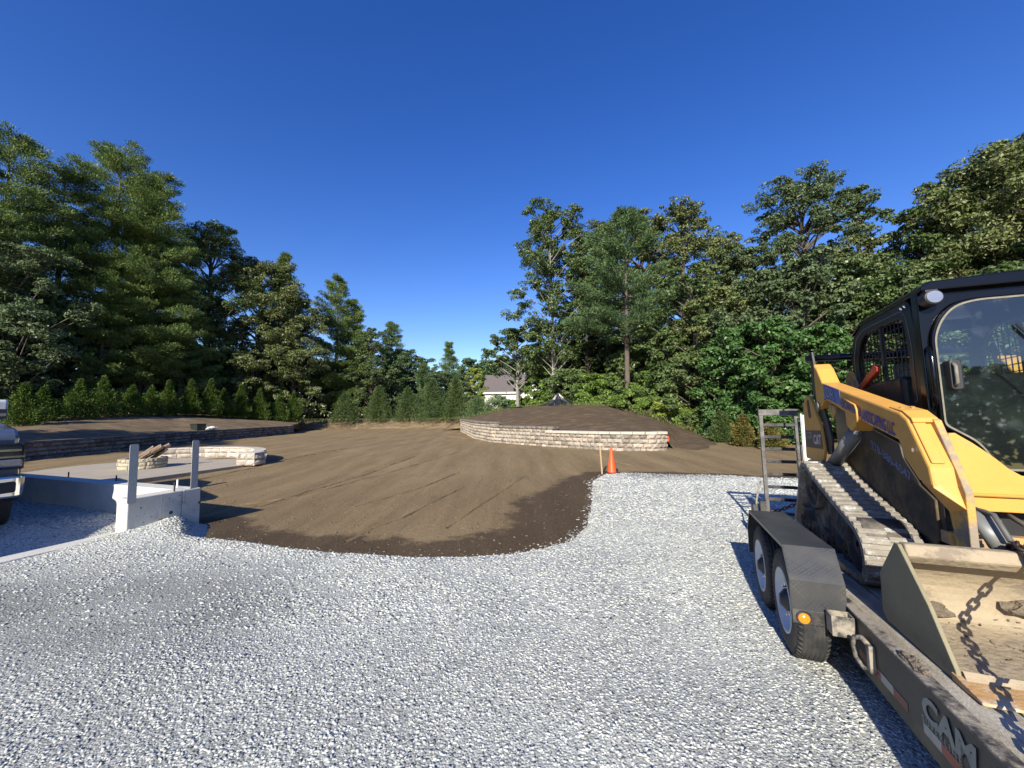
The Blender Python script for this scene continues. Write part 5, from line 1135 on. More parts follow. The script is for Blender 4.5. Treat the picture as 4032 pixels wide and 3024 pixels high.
K().loft([(x, y-.02, .50) for x, y in bp_], [(x, y, .80) for x, y in bp_]).build('front_bumper', M['chrome'], tk, bevel=.03)
K().py(rounded([(-.90, .58), (-.64, .57), (-.64, .72), (-.90, .73)], .03, 3), -.03, .035).py(rounded([(.64, .57), (.90, .58), (.90, .73), (.64, .72)], .03, 3), -.03, .035).each('fog_recess', M['plastic'], tk)
for s in (-1, 1):
    for y in (-1.0, -4.1):
        q = empty('wheel', (s*.98, y, .41)); q.parent = tk
        X = lambda v: -s*v
        MB().lathex([(X(.02), .24), (X(.0), .30), (X(.01), .38), (X(.04), .41), (X(.22), .41), (X(.25), .38), (X(.25), .24)], (0, 0, 0), 40).build('tyre', M['tyre'], q, True)
        MB().lathex([(X(.03), .245), (X(.02), .235), (X(.06), .2), (X(.05), .08), (X(.02), .07), (X(.02), 0)], (0, 0, 0), 30).build('rim', M['chrome'], q, True)
        K().ring([(y+.50*math.cos(a), .41+.50*math.sin(a)) for a in np.linspace(0, math.pi, 15)]+[(y-.50, .40), (y+.5, .40)], [(y+.44*math.cos(a), .41+.44*math.sin(a)) for a in np.linspace(0, math.pi, 15)]+[(y-.44, .40), (y+.44, .40)], lambda p: (s*.96, p[0], p[1]), lambda p: (s*1.005, p[0], p[1])).build('wheel_arch', M['plastic'], tk)

# ------------------------------------------------------------------ garage added unseen behind the viewer to shade the near left corner
gh = empty('shade_garage', (0, 0, 0), (0, 0, math.atan2(BS[1], BS[0])), label='unseen white gabled garage behind the viewer on the left side of the drive', cat='shade_garage')
MB().box(-15.3, -7.75, -11, -2.3, -.3, 2.6).build('wall', M['siding'], gh)
MB().py([(-15.3, 2.602), (-7.75, 2.602), (-11.5, 4.40)], -10.9, -2.4).build('gable', M['siding'], gh)
MB().py([(-7.48, 2.62), (-7.48, 2.80), (-11.5, 4.64), (-11.5, 4.44)], -11.3, -2.1).py([(-15.6, 2.62), (-15.6, 2.80), (-11.503, 4.64), (-11.503, 4.44)], -11.3, -2.1).build('roof', M['roof'], gh)
MB().box(-13.8, -9.2, -2.3, -2.26, 0, 2.2).build('garage_door', M['truckwhite'], gh)

# ------------------------------------------------------------------ plants
def leaf_mat(name, cols, rough=.5, tr=.22, spec=.4):
    return attr_mat(name, 'tone', cols, rough, transl=tr, spec=spec)
LM = {
 'oak': leaf_mat('oak_leaves', [(0.041, 0.071, 0.022), (0.069, 0.111, 0.032), (0.099, 0.145, 0.043), (0.135, 0.181, 0.062), (0.173, 0.216, 0.088)], .42),
 'oak_grey': leaf_mat('silvery_oak_leaves', [(0.049, 0.077, 0.032), (0.078, 0.114, 0.048), (0.108, 0.151, 0.064), (0.146, 0.188, 0.089), (0.178, 0.215, 0.120)], .5, .22, .25),
 'oak_warm': leaf_mat('warm_oak_leaves', [(0.058, 0.081, 0.026), (0.104, 0.133, 0.041), (0.145, 0.175, 0.056), (0.187, 0.208, 0.076), (0.228, 0.238, 0.105)], .45),
 'bright': leaf_mat('fresh_green_leaves', [(0.063, 0.111, 0.022), (0.110, 0.179, 0.032), (0.159, 0.245, 0.043), (0.207, 0.297, 0.066)], .5, .3),
 'yellowgreen': leaf_mat('yellow_green_leaves', [(0.138, 0.193, 0.030), (0.221, 0.282, 0.043), (0.305, 0.356, 0.058), (0.360, 0.401, 0.088)], .5, .3),
 'vine': leaf_mat('vine_leaves', [(0.030, 0.074, 0.017), (0.055, 0.118, 0.030), (0.085, 0.166, 0.043), (0.118, 0.208, 0.062)], .4, .2),
 'pine': leaf_mat('pine_needles', [(0.059, 0.099, 0.030), (0.092, 0.145, 0.041), (0.130, 0.191, 0.052), (0.173, 0.232, 0.063), (0.232, 0.249, 0.080)], .6, .15, .25),
 'bluepine': leaf_mat('blue_green_pine_needles', [(.052, .092, .038), (.082, .138, .054), (.115, .178, .070), (.155, .218, .088)], .6, .15, .25),
 'spruce': leaf_mat('spruce_needles', [(.036, .062, .020), (.058, .092, .028), (.082, .122, .036), (.110, .150, .048)], .6, .12, .25),
 'arbor': leaf_mat('arborvitae_sprays', [(.028, .056, .008), (.050, .092, .013), (.085, .135, .020), (.135, .180, .032)], .6, .12, .25),
 'rust': leaf_mat('yellowing_cedar_sprays', [(.050, .070, .018), (.095, .105, .026), (.17, .14, .038), (.24, .17, .045)], .7, .12, .2),
 'far': leaf_mat('distant_leaves', [(0.049, 0.089, 0.035), (0.083, 0.137, 0.052), (0.124, 0.186, 0.073)], .6, .2),
 'grass': leaf_mat('roadside_grass_blades', [(.05, .075, .018), (.085, .11, .028), (.14, .145, .05), (.20, .18, .09)], .7, .25, .2),
}
def nrmz(A): return A/np.maximum(np.linalg.norm(A, axis=1), 1e-9)[:, None]
def quads(name, C, Nn, T, ln, wd, mt, parent, r, tone=None, fold=0.):
    """leaf-sized diamonds: centre, normal, axis, length, width"""
    T = nrmz(T-Nn*(T*Nn).sum(1)[:, None]); S = np.cross(Nn, T); n = len(C)
    ln = np.broadcast_to(ln, n)[:, None]; wd = np.broadcast_to(wd, n)[:, None]
    V = np.stack([C-T*ln*.5, C+S*wd*.5-T*ln*.05, C+T*ln*.5, C-S*wd*.5-T*ln*.05], 1).reshape(-1, 3)
    me = np_mesh(name, V, np.arange(4*n).reshape(n, 4))
    a = me.attributes.new('tone', 'FLOAT', 'FACE'); a.data.foreach_set('value', (r.random(n) if tone is None else tone).astype(np.float32))
    return link(name, me, mt, parent)
def blob_leaves(r, cen, rad, per, ln, wd, up=.45, shell=.55):
    """leaves on and just inside the upper outside of each clump"""
    m_ = len(cen); n = m_*per; ci = np.repeat(np.arange(m_), per)
    d = nrmz(r.normal(size=(n, 3))); flip = (d[:, 2] < 0) & (r.random(n) < .62); d[flip, 2] *= -1
    rho = (shell+(1-shell)*r.random(n)**.6)[:, None]
    C = cen[ci]+d*rad[ci]*rho
    Nn = nrmz(d*.75+np.array([0, 0, up])+r.normal(0, .55, (n, 3)))
    T = r.normal(size=(n, 3))+np.array([0, 0, -.6])
    return C, Nn, T, ln*(.6+.8*r.random(n)), wd*(.6+.8*r.random(n)), ci
def branch_mb(mb, a, b, r0, r1, seg=5, sag=.0, rnd=None):
    a, b = Vector(a), Vector(b); mid = a.lerp(b, .5)+Vector((0, 0, sag))
    mb.tube([a, a.lerp(mid, .6)+Vector((rnd.uniform(-.1, .1), rnd.uniform(-.1, .1), 0)), mid.lerp(b, .4), b], r0, seg, r1, cap=False)
TREES = []
def broadleaf(x, y, z, h, rad, kind='oak', seed=1, crown0=.25, dens=1., leaf=.19, label='', group=None, lean=(0, 0), shape=1.0, lobes=None, trunk_r=None, barkm='bark', name='broadleaf_tree', cat='tree', holes=.0, nl=None):
    r = np.random.default_rng(seed); rd = random.Random(seed)
    root = empty(name, (x, y, z), label=label, cat=cat, group=group)
    tr_ = trunk_r or .018*h+.05
    zt = h*.93; tk_ = MB(); pts = [Vector((lean[0]*t*h+rd.uniform(-.1, .1)*t*2, lean[1]*t*h, t*zt-.4*(t == 0))) for t in (0, .2, .4, .6, .8, 1)]
    tk_.tube(pts, tr_, 8, tr_*.18, cap=False)
    def axis(zz):
        t = min(1, max(0, zz/zt))*5; i = min(4, int(t)); return pts[i].lerp(pts[i+1], t-i)
    cen = []; rad_ = []
    nl = int(nl*1.5) if nl else int(26*(rad/4)*(h/12)**.5*dens+8)
    if lobes is None:
        L_ = []
        for k in range(nl):
            t = (k+rd.random())/nl; hh = crown0+(1-crown0)*t
            # profile: widest low in the middle of the crown
            u = (hh-crown0)/(1-crown0); prof = math.sin(math.pi*min(1, (u*.74+.17)))**.6 if shape == 1 else (1-u)**.75+.12
            rr_ = rad*prof*(rd.uniform(.45, 1.0) if rd.random() < .75 else rd.uniform(.1, .5))
            a = k*2.39996+rd.uniform(-.4, .4); L_.append((rr_*math.cos(a), rr_*math.sin(a), hh*h, rad*rd.uniform(.17, .30)))
        L_.append((0, 0, h*.955, rad*.22))
    else: L_ = lobes
    for lx, ly, lz, lr in L_:
        ax = axis(lz-abs(math.hypot(lx, ly))*.45-lr); c = axis(lz)+Vector((lx, ly, 0)); c.z = lz
        branch_mb(tk_, ax, c, max(.02, tr_*.30), .015, 5, .0, rd)
        ns = max(4, int(7*(lr/.9)**1.6*(1-holes))); 
        for j in range(ns):
            d = Vector((rd.gauss(0, 1), rd.gauss(0, 1), rd.gauss(.15, .75))).normalized()*lr*rd.uniform(.35, 1.0)
            s = rd.uniform(.34, .62)*min(1.2, max(.75, lr/1.1)); cen.append((c.x+d.x, c.y+d.y, min(c.z+d.z*.75, h-s*.4))); rad_.append((s, s, s*.62))
            if j % 3 == 0: tk_.tube([c, Vector(cen[-1])], .02, 4, .008, cap=False)
    tk_.build('trunk', M[barkm], root, True, fix=False)
    cen = np.array(cen); rad_ = np.array(rad_); per = max(8, int(62*dens*(.24/leaf)**1.5))
    C, Nn, T, ln, wd, ci = blob_leaves(r, cen, rad_, per, leaf, leaf*.58)
    tone = np.clip(r.random(len(cen))[ci]*.55+r.random(len(C))*.45, 0, 1)
    quads('crown', C, Nn, T, ln, wd, LM[kind], root, r, tone)
    return root
def pine(x, y, z, h, rad, kind='pine', seed=1, crown0=.2, label='', group=None, needle=.25, dens=1., lean=(0, 0), trunk_r=None, top=.0, name='pine_tree', top_pw=.62):
    r = np.random.default_rng(seed); rd = random.Random(seed)
    root = empty(name, (x, y, z), label=label, cat='pine tree', group=group)
    tr_ = trunk_r or .016*h+.04; tk_ = MB(); pts = [Vector((lean[0]*t*h, lean[1]*t*h, t*h*.97-.4*(t == 0))) for t in (0, .2, .4, .6, .8, 1)]; tk_.tube(pts, tr_, 8, .03, cap=False)
    cen = []; rad_ = []; axd = []
    nw = int(h*(1-crown0)/.62)
    for k in range(nw):
        t = (k+.5)/nw; zz = h*(crown0+(1-crown0)*t); u = t
        R0 = rad*((1-u)**top_pw*(.72+.28*min(1, u*4+.25))+.05)*1.0
        if top > 0 and u > .55: R0 *= 1+top*(u-.55)
        n = rd.randint(4, 6)
        for j in range(n):
            if rd.random() < .12: continue
            a = rd.uniform(0, 6.283); Lb = R0*rd.uniform(.62, 1.08); up = Lb*(.12+.35*u)+rd.uniform(-.15, .25)
            p0 = Vector((lean[0]*zz, lean[1]*zz, zz-.1)); e = p0+Vector((Lb*math.cos(a), Lb*math.sin(a), up))
            branch_mb(tk_, p0, e, max(.02, .045*(1-u)+.02), .012, 5, -.12*Lb*.3, rd)
            m_ = max(3, int(Lb/.50))
            for q in range(m_):
                s = .30+.72*(q+.6)/m_; c = p0.lerp(e, s); side = Vector((-math.sin(a), math.cos(a), 0))
                w_ = .62*Lb*.42*math.sin(math.pi*min(1, s*.9))
                for w2 in (-1, 0, 1):
                    if w2 and rd.random() < .3: continue
                    b = c+side*w2*w_*rd.uniform(.5, 1)+Vector((0, 0, .10*Lb*(s-.6)+rd.uniform(-.08, .12))); sz = rd.uniform(.36, .58)
                    cen.append(tuple(b)); rad_.append((sz, sz, sz*.58)); axd.append((math.cos(a)*.8, math.sin(a)*.8, .55))
    cen.append((lean[0]*h, lean[1]*h, h*.985)); rad_.append((.22, .22, .5)); axd.append((0, 0, 1))
    tk_.build('trunk', M['bark'], root, True, fix=False)
    cen = np.array(cen); rad_ = np.array(rad_); axd = np.array(axd); per = int(34*dens*(.3/needle)**1.3); n = len(cen)*per; ci = np.repeat(np.arange(len(cen)), per)
    d = nrmz(r.normal(size=(n, 3))); C = cen[ci]+d*rad_[ci]*(r.random(n)**.5)[:, None]
    T = nrmz(axd[ci]*.8+d*.8+r.normal(0, .35, (n, 3))); Nn = nrmz(r.normal(size=(n, 3))+np.array([0, 0, .9]))
    Nn = nrmz(Nn-T*(Nn*T).sum(1)[:, None]); tone = np.clip(r.random(len(cen))[ci]*.6+r.random(n)*.4, 0, 1)
    quads('crown', C+T*needle*.25, Nn, T, needle*(.7+.6*r.random(n)), needle*.24, LM[kind], root, r, tone)
    return root
def cone_shrub(x, y, z, h, rad, kind='arbor', seed=1, label='', group=None, leaf=.14, dens=1., pw=.8, name='evergreen_shrub', cat='evergreen', droop=0., tipy=.0):
    r = np.random.default_rng(seed); rd = random.Random(seed); root = empty(name, (x, y, z), label=label, cat=cat, group=group)
    MB().tube([(0, 0, -.3), (0, 0, h*.4), (rd.uniform(-.03, .03), 0, h*.7)], .035, 6, .01, cap=False).build('trunk', M['bark'], root, fix=False)
    nb = int(135*dens*(h/2.5)); cen = []; dr = []
    for k in range(nb):
        u = (k+rd.random())/nb; u = u**1.25; zz = h*(.04+.93*u); R0 = rad*((1-u)**pw*(.8+.2*min(1, u*6))+.02)*rd.uniform(.72, 1.12); a = k*2.39996+rd.uniform(-.3, .3)
        if tipy and u > .72: R0 *= .6
        q = rd.uniform(.35, 1.0); cen.append((R0*q*math.cos(a), R0*q*math.sin(a), zz+rd.uniform(-.05, .05)*h*.5)); dr.append((math.cos(a), math.sin(a), .9-droop))
    cen = np.array(cen); dr = np.array(dr); per = int(46*(.14/leaf)**1.3); n = len(cen)*per; ci = np.repeat(np.arange(len(cen)), per)
    s = (rad*.20+.05)*(1.15-.6*cen[:, 2]/h); d = nrmz(r.normal(size=(n, 3)))
    C = cen[ci]+d*s[ci][:, None]*np.array([1, 1, 1.25])*(r.random(n)**.45)[:, None]
    T = nrmz(dr[ci]*.8+d*.6+r.normal(0, .3, (n, 3))); Nn = nrmz(r.normal(size=(n, 3))+d*.6); Nn = nrmz(Nn-T*(Nn*T).sum(1)[:, None])
    tone = np.clip(r.random(len(cen))[ci]*.5+r.random(n)*.5, 0, 1)
    quads('crown', C, Nn, T, leaf*(.6+.8*r.random(n)), leaf*.38, LM[kind], root, r, tone); return root

def S(px, D, top, zb):       # pixel column, distance, top row -> position and height above the base
    p = at(px, top, D); return p[0], p[1], zb, p[2]-zb
# --- left wood
def far(px, D, rad, k):
    if k.get('group') == GL and px < 370:
        D2 = max(D, float(np.interp(px, [0, 150, 230, 300, 345], [29, 39, 46, 51, 56]))+(D % 5)*.6); return D2, rad*D2/D
    return D, rad
def bl(px, D, top, zb, rad, seed, label, kind='oak', **k):
    D, rad = far(px, D, rad, k); x, y, z, h = S(px, D, top, zb); return broadleaf(x, y, z, h, rad, kind, seed, label=label, **k)
def pn(px, D, top, zb, rad, seed, label, kind='pine', **k):
    D, rad = far(px, D, rad, k); x, y, z, h = S(px, D, top, zb); return pine(x, y, z, h, rad, kind, seed, label=label, **k)
GL = 'tall trees behind the left evergreens'
pn(12, 32, 138, 1.3, 5.2, 1, 'tall pine at the left edge of the frame, crown thinning to the sky', group=GL, crown0=.28, top_pw=.38)
pn(-40, 30, 120, 1.3, 5.0, 2, 'pine mostly outside the left edge of the frame', group=GL, crown0=.25)
pn(122, 34, 152, 1.3, 5.6, 3, 'biggest broad white pine standing on the left side', group=GL, crown0=.2, dens=1.2, top_pw=.36)
pn(160, 35, 178, 1.3, 4.2, 72, 'right hand stem of the biggest white pine group', group=GL, crown0=.2, dens=1.1, top_pw=.36)
pn(66, 34, 172, 1.3, 4.2, 73, 'pine filling the dip left of the biggest white pine', group=GL, crown0=.25, top_pw=.4)
pn(150, 40, 200, 1.3, 4.6, 33, 'pine right behind the biggest white pine', group=GL, crown0=.15)
bl(18, 26.5, 250, 1.2, 4.6, 4, 'silvery oak at the left edge in front of the pines', 'oak_grey', group=GL, crown0=.10, nl=44)
bl(-45, 24, 235, 1.2, 4.2, 44, 'silvery oak cut off by the left edge of the frame', 'oak_grey', group=GL, crown0=.1)
bl(72, 29, 300, 1.2, 3.2, 5, 'oak between the left edge oak and the big white pine, half height', 'oak_grey', group=GL, crown0=.08, nl=30)
bl(128, 29, 326, 1.2, 2.6, 6, 'small pale green dogwood under the biggest white pine', 'oak_grey', group=GL, crown0=.05, nl=24)
pn(105, 30.5, 300, 1.2, 2.3, 34, 'short pine with soft foliage under the biggest white pine', group=GL, crown0=.2)
bl(212, 44, 232, 1.3, 5.6, 7, 'round topped oak just right of the biggest white pine', 'oak', group=GL, crown0=.12, nl=60)
pn(186, 40, 272, 1.3, 3.6, 35, 'dark pine below the round topped oak', group=GL, crown0=.1)
bl(178, 33, 350, 1.2, 2.6, 36, 'dark understory maple between the dogwood and the large warm oak', 'oak', group=GL, crown0=.05, nl=22)
bl(262, 39, 264, 1.2, 5.0, 8, 'large warm toned oak in the middle of the left wood', 'oak_warm', group=GL, crown0=.04, nl=70)
bl(296, 41, 300, 1.2, 4.0, 9, 'warm oak leaning against the pointed pine', 'oak_warm', group=GL, crown0=.03, nl=44)
pn(285, 52, 255, 1.2, 3.2, 10, 'pine whose tip rises just above the large warm oak', group=GL, crown0=.3)
bl(238, 36, 372, 1.2, 2.8, 37, 'low oak at the foot of the large warm oak', 'oak_grey', group=GL, crown0=.02, nl=24)
pn(338, 48, 278, 1.2, 4.8, 11, 'pointed pine at the right end of the tall left wood', group=GL, crown0=.06, dens=1.1)
pn(352, 52, 300, 1.2, 3.8, 12, 'pine with ragged side limbs behind the pointed pine', group=GL, crown0=.1)
bl(372, 56, 330, 1.1, 4.0, 13, 'dark oak stepping down from the pointed pine', 'oak', group=GL, crown0=.05, nl=44)
pn(392, 66, 322, 1.1, 3.6, 14, 'narrow pine with a sharp tip left of the sky gap', group=GL, crown0=.3)
bl(400, 60, 350, 1.1, 4.2, 15, 'rounded maple under the narrow sharp pine', 'far', group=GL, crown0=.03, nl=40)
bl(421, 62, 358, 1.1, 3.6, 16, 'maple at the left side of the sky gap', 'oak', group=GL, crown0=.03, nl=34)
pn(449, 78, 343, 1.1, 3.4, 17, 'conical pine standing alone in the sky gap', group=GL, crown0=.1)
bl(446, 70, 372, 1.0, 4.4, 18, 'maple under the lone conical pine', 'far', group=GL, crown0=.03, nl=40)
pn(425, 58, 366, 1.0, 2.2, 39, 'blue green young pine beside the maples', 'bluepine', group=GL, crown0=.05)
bl(474, 64, 368, 1.0, 2.2, 19, 'yellow green young tree left of the white house', 'yellowgreen', group=GL, crown0=.05, nl=26)
bl(460, 60, 382, 1.0, 2.4, 20, 'yellowing maple beside the yellow green young tree', 'oak_warm', group=GL, crown0=.03, nl=22)
# --- woods behind the house
GF = 'distant trees behind the white house'
for i, (px, top, lab) in enumerate([(470, 360, 'distant oak behind the lone conical pine'), (488, 361, 'distant oak left of the house roof'), (505, 359, 'distant oak right above the house roof'), (520, 362, 'distant oak behind the right end of the house'), (536, 360, 'distant oak at the edge of the tall right oak')]):
    bl(px, 105, top, .8, 6.5, 50+i, lab, 'far', group=GF, crown0=.05, leaf=.5, nl=34)
# --- right wood
GR = 'tall trees behind the soil mound'
bl(550, 37, 209, 2.0, 4.3, 21, 'tall slender oak with pale trunk at the left end of the right wood', 'oak', group=GR, crown0=.22, barkm='bark_light', trunk_r=.22, nl=56, holes=.12)
bl(517, 40, 330, 1.6, 3.4, 22, 'small oak left of the tall slender oak, above the house', 'oak', group=GR, crown0=.5, barkm='bark_light', nl=26)
bl(548, 40, 362, 1.6, 2.5, 65, 'low leafy maple under the tall slender oak', 'bright', group=GR, crown0=.05, nl=26)
pn(621, 31, 213, 2.2, 5.2, 23, 'white pine with a bare lower trunk on the soil mound', 'bluepine', group=GR, crown0=.33, dens=1.45, lean=(.02, 0), trunk_r=.24)
bl(602, 40, 226, 2.0, 3.4, 24, 'oak filling the gap left of the mound pine', 'oak', group=GR, crown0=.2, nl=36)
bl(578, 43, 234, 2.0, 4.0, 74, 'broad oak right behind the tall slender oak', 'oak', group=GR, crown0=.1, nl=46)
bl(606, 44, 224, 2.0, 4.2, 75, 'broad oak far behind the mound pine', 'oak_warm', group=GR, crown0=.1, nl=46)
bl(640, 44, 222, 2.0, 4.4, 76, 'broad oak seen over the right limbs of the mound pine', 'oak', group=GR, crown0=.1, nl=46)
bl(585, 38, 262, 2.0, 2.8, 66, 'maple behind the left limbs of the mound pine', 'oak', group=GR, crown0=.1, nl=30)
bl(645, 40, 212, 2.0, 3.4, 67, 'oak rising right behind the tip of the mound pine', 'oak_warm', group=GR, crown0=.3, nl=30)
bl(680, 38, 205, 2.0, 4.2, 25, 'tall oak right of the mound pine, highest of the middle', 'oak_warm', group=GR, crown0=.15, nl=52)
bl(715, 37, 240, 1.9, 4.2, 26, 'oak with a low dip in its crown, right of the middle', 'oak_warm', group=GR, crown0=.1, nl=50)
bl(748, 34, 248, 1.8, 4.0, 27, 'grey green oak under the skyline dip', 'oak_grey', group=GR, crown0=.1, nl=50)
x, y, z, h = S(800, 33, 182, 1.5)
broadleaf(x, y, z, h, 4.6, 'oak_grey', 28, crown0=.2, label='tall silvery oak with one long limb reaching right into the sky', group=GR, nl=62, lobes=None)
bl(860, 31.5, 186, 1.5, 1.7, 68, 'leafy limb cluster high against the sky, right of the silvery oak', 'oak_grey', group=GR, crown0=.80, nl=12, lean=(-.03, 0))
bl(835, 30, 268, 1.3, 3.6, 29, 'oak below the open patch of sky', 'oak_grey', group=GR, crown0=.1, nl=44)
bl(872, 28, 238, 1.2, 3.4, 30, 'warm oak between the open sky patch and the big right oak', 'oak_warm', group=GR, crown0=.15, nl=40)
bl(925, 25, 205, 1., 3.6, 31, 'dark oak above the cab roof', 'oak', group=GR, crown0=.2, nl=44)
bl(988, 23, 160, 1., 5.0, 32, 'big oak towering at the right edge of the frame', 'oak_warm', group=GR, crown0=.2, nl=70)
bl(1065, 22, 150, 1., 4.8, 70, 'oak outside the right edge of the frame', 'oak', group=GR, crown0=.2, nl=50)
bl(1100, 17, 180, .8, 3.8, 71, 'nearer oak outside the right edge of the frame', 'oak', group=GR, crown0=.2, nl=40)
GU = 'understory at the foot of the right wood'
for i, (px, D, top, rad, kd, lab) in enumerate([
    (690, 27.5, 270, 3.4, 'oak', 'broad dark maple right of the mound pine trunk'), (665, 28.5, 335, 2.4, 'oak', 'low maple close to the mound pine trunk'),
    (725, 25.5, 290, 3.2, 'oak_warm', 'warm maple above the vine covered trees'), (762, 23, 275, 3.0, 'oak_grey', 'grey green tree left of the machine'),
    (800, 22, 262, 3.2, 'oak_grey', 'grey green tree straight behind the lift arm tube'), (850, 22, 265, 3.2, 'oak', 'dark tree behind the cab side'),
    (900, 20, 275, 3.0, 'oak', 'dark tree behind the cab roof'), (700, 25, 352, 2.3, 'oak', 'leafy maple low above the grass bank'), (735, 22, 330, 2.2, 'vine', 'vine smothered tree right of the grass bank'),
    (770, 20, 322, 2.3, 'vine', 'vine smothered tree behind the ramp'), (805, 19, 330, 2.4, 'vine', 'vine smothered tree behind the loader rear'), (655, 30, 372, 2.0, 'bright', 'light green shrub right at the mound pine trunk'),
    (597, 33, 375, 2.0, 'bright', 'light green shrub left of the mound pine trunk'), (570, 35, 370, 2.2, 'oak', 'darker shrub between the black sheet and the slender oak'), (632, 33, 350, 2.4, 'oak', 'dark maple right behind the mound pine trunk'),
    (950, 17, 290, 3., 'oak', 'dark tree glimpsed beyond the cab'), (1010, 16, 270, 3., 'oak', 'tree glimpsed through the cab glass')]):
    bl(px, D, top, .9 if D < 29 else 1.8, rad, 80+i, lab, kd, group=GU, crown0=.0, nl=int(18+rad*7), name='understory_tree')
bl(503, 45, 400, 1.2, 1.8, 120, 'green bush in front of the house, left one', 'bluepine', group='bushes before the house', crown0=0, nl=14, name='bush', cat='bush')
bl(524, 42, 399, 1.4, 1.5, 121, 'green bush in front of the house, right one', 'bright', group='bushes before the house', crown0=0, nl=14, name='bush', cat='bush')
bl(551, 38, 390, 1.8, 1.7, 122, 'light bush on the left shoulder of the mound', 'bright', group='bushes before the house', crown0=0, nl=14, name='bush', cat='bush')
bl(520, 44, 362, 1.2, 1.2, 123, 'young thin tree with a pale stem in front of the house wing', 'bright', group='bushes before the house', crown0=.45, nl=10, barkm='bark_light', trunk_r=.07, name='young_tree')
# --- planted rows
GA = 'young arborvitae planted in a row above the dark wall'
for i, (zx, zb, zt, D) in enumerate([(142, 318, 40, 22.5), (345, 285, 45, 24.5), (562, 270, 30, 26.5), (765, 255, 15, 28.5), (930, 248, 30, 30.5), (1095, 245, 50, 32.2), (1235, 245, 30, 34), (1372, 240, 30, 35.5), (1505, 245, 15, 37), (1635, 250, 50, 38.5), (1738, 262, 65, 40), (1880, 278, 70, 41.5), (2008, 290, 110, 43), (2135, 295, 110, 44.5)]):
    px, tp_ = z4(zx, zt); _, bp__ = z4(zx, zb); t = at(px, tp_, D); b = at(px, bp__, D)
    h = max(1.8, t[2]-b[2]+.3)
    lab = ['arborvitae nearest the truck, first of the row', 'second arborvitae from the truck', 'third arborvitae from the truck', 'fourth arborvitae from the truck', 'fifth arborvitae from the truck', 'sixth arborvitae from the truck', 'seventh arborvitae from the truck', 'slim eighth arborvitae from the truck', 'pointed ninth arborvitae from the truck', 'tenth arborvitae from the truck', 'eleventh arborvitae from the truck', 'twelfth arborvitae with yellower top', 'last but one arborvitae at the far end of the row', 'last arborvitae at the far right end of the row'][i]
    h *= [1.0, .92, 1.06, 1.1, .9, .97, 1.08, 1.12, 1.05, .9, 1.12, 1.0, .92, 1.06][i]; b = b+np.array([[.2, -.3, .1, -.2, .3, 0, -.2, .1, .25, -.2, .1, 0, .2, -.1][i], 0, 0])
    cone_shrub(b[0], b[1], b[2]-.1, h, [.95, .95, 1.0, .95, .95, .9, .85, .80, .95, .85, .9, 1.05, 1.0, .95][i]*1.22, 'arbor', 200+i, lab, GA, leaf=.13, pw=.75 if i not in (7,) else .7, name='arborvitae', tipy=1)
GS = 'young spruces beyond the raked soil bank'
for i, (px, D, top, bot, rad, kd, lab) in enumerate([(345, 49, 394, 421, 1.75, 'spruce', 'squat round spruce, leftmost of the far row'), (379, 50, 387, 421, 1.7, 'spruce', 'spruce with a thin bare leader above its crown'), (408, 50, 388, 421, 1.75, 'spruce', 'middle spruce of the far row'), (433, 49, 380, 421, 2.2, 'spruce', 'widest dark spruce of the far row'), (456, 48, 378, 420, 1.6, 'spruce', 'narrow spruce at the right of the widest one'), (478, 47, 398, 420, 1.7, 'bluepine', 'blue green low pine left of the tan wall'), (497, 46, 396, 418, 1.9, 'bluepine', 'blue green low pine just above the tan wall end')]):
    t = at(px, top, D); b = at(px, bot, D); cone_shrub(b[0], b[1], b[2]-.1, t[2]-b[2]+.2, rad*1.22, kd, 240+i, lab, GS, leaf=.17, pw=.72 if i < 5 else .45, name='spruce_tree', cat='spruce', droop=.7)
for i, (px, py, D, h, rad, kd, lab) in enumerate([(745, 452, 18.5, 1.5, .65, 'rust', 'yellowing cedar shrub standing left of the ramp'), (722, 440, 21, 1.6, .8, 'spruce', 'small dark hemlock left of the yellowing cedar'), (772, 447, 17, 1.1, .6, 'rust', 'low yellowing shrub seen through the ramp')]):
    b = gp(px, py, 0) if False else at(px, py, D); cone_shrub(b[0], b[1], max(-.05, b[2]-.1), h, rad, kd, 260+i, lab, 'small shrubs at the right end of the mound', leaf=.12, pw=.45, name='small_shrub', cat='shrub', droop=.5)
GB = 'low leafy bushes along the foot of the right wood'
for i, (px, D, top, rad, kd, lab) in enumerate([(668, 26.5, 402, 1.0, 'yellowgreen', 'yellow green bush on the right slope of the mound'), (648, 28, 398, .9, 'bright', 'bush just left of the yellow green bush'), (690, 25, 410, .9, 'bright', 'bush just right of the yellow green bush'), (715, 23, 412, .9, 'vine', 'low green bush behind the small hemlock'), (755, 20.5, 412, 1.0, 'vine', 'green bush behind the yellowing cedar'), (790, 19, 410, 1.0, 'vine', 'green bush behind the ramp'), (618, 30, 396, .9, 'bright', 'low bush left at the foot of the mound pine'), (585, 32, 394, 1.0, 'bright', 'low bush right of the black plastic sheet')]):
    zz = {0: 1.1, 1: 1.6, 2: .7, 3: .35, 4: .1, 5: .0, 6: 2.1, 7: 2.0}[i]
    bl(px, D, top, zz, rad, 300+i, lab, kd, group=GB, crown0=0, nl=9, leaf=.16, name='bush', cat='bush')
# --- off-frame trees whose shade lies on the left bank
broadleaf(-28.5, .5, 0, 12, 3.6, 'oak', 401, label='tree outside the left edge, casting shade on the left bank', group=GL, nl=40)
broadleaf(-27.3, 5.5, 0, 12, 3.4, 'oak', 402, label='second tree outside the left edge, farther from the drive', group=GL, nl=36)
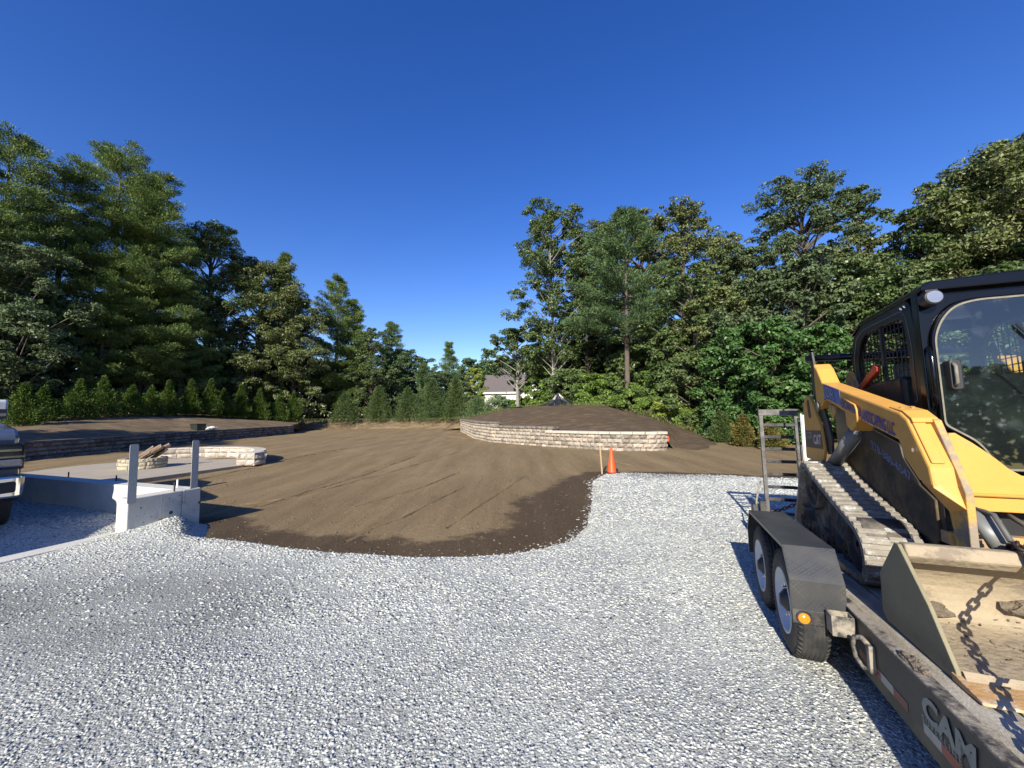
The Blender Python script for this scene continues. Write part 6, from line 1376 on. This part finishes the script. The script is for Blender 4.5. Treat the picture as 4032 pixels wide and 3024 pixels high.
# --- dark wood behind everything, as one mass of leaves, and grass
def mass(name, segs, label, seed, kind='oak', sz=.55):
    r = np.random.default_rng(seed); C = []
    for (x0, y0, x1, y1, h, n) in segs:
        t = r.random(n)[:, None]; p = np.c_[x0, y0]+(np.c_[x1, y1]-np.c_[x0, y0])*t; p = p+r.normal(0, 1.6, (n, 2)); C.append(np.c_[p, r.random(n)**.8*h+.3])
    C = np.concatenate(C); n = len(C); Nn = nrmz(r.normal(size=(n, 3))+np.array([0, -.4, .5]))
    o = quads(name, C, Nn, r.normal(size=(n, 3)), sz*(.6+.8*r.random(n)), sz*.73, LM[kind], None, r); tag(o, label, 'woodland', kind='stuff')
mass('woodland', [(-44, 22, -40, 45, 11, 16000), (-40, 45, -28, 60, 9.5, 14000), (-28, 60, -16, 76, 9, 9000), (-16, 78, 2, 86, 4, 4500)], 'dark dense woodland filling the gaps behind the left trees', 501)
mass('woodland', [(4, 48, 14, 44, 9, 10000), (14, 44, 30, 34, 10, 14000), (30, 34, 42, 18, 11, 14000)], 'dark dense woodland filling the gaps behind the right trees', 502)
def grass(name, pts, n, h, label, seed, zoff=0., spread=.8):
    r = np.random.default_rng(seed); P = np.array(pts, float); k = r.integers(0, len(P)-1, n); t = r.random(n)[:, None]; C = P[k]*(1-t)+P[k+1]*t; C[:, :2] += r.normal(0, spread, (n, 2)); C[:, 2] += zoff
    hh = h*(.5+r.random(n)); T = nrmz(np.c_[r.normal(0, .35, (n, 2)), np.ones(n)]); Nn = nrmz(r.normal(size=(n, 3))*np.array([1, 1, .1])); C[:, 2] += hh*.35
    o = quads(name, C, Nn, T, hh, .05, LM['grass'], None, r); tag(o, label, 'grass', kind='stuff')
def crest_pts(cols): return [tuple(c[1]) for c in cols]
cl_pts = crest_pts(colsL); cr_pts = crest_pts(colsR[:-2])
grass('grass', [(p[0]+.5, p[1]+.9, p[2]) for p in cr_pts[7:]], 5200, .20, 'wild grass along the right slope and crest of the mound', 601, spread=.6)
grass('grass', [(p[0], p[1]+1.2, p[2]) for p in cr_pts[:7]], 2600, .2, 'tall weeds along the left crest of the mound', 602, .0, spread=.7)
grass('grass', cl_pts[6:], 6000, .22, 'low grass strip under the far spruces', 603, spread=1.1)

mass('woodland', [(-80, -75, 70, -70, 12, 22000), (70, -70, 75, 0, 13, 12000)], 'distant woodland behind the viewer', 503, sz=1.1)
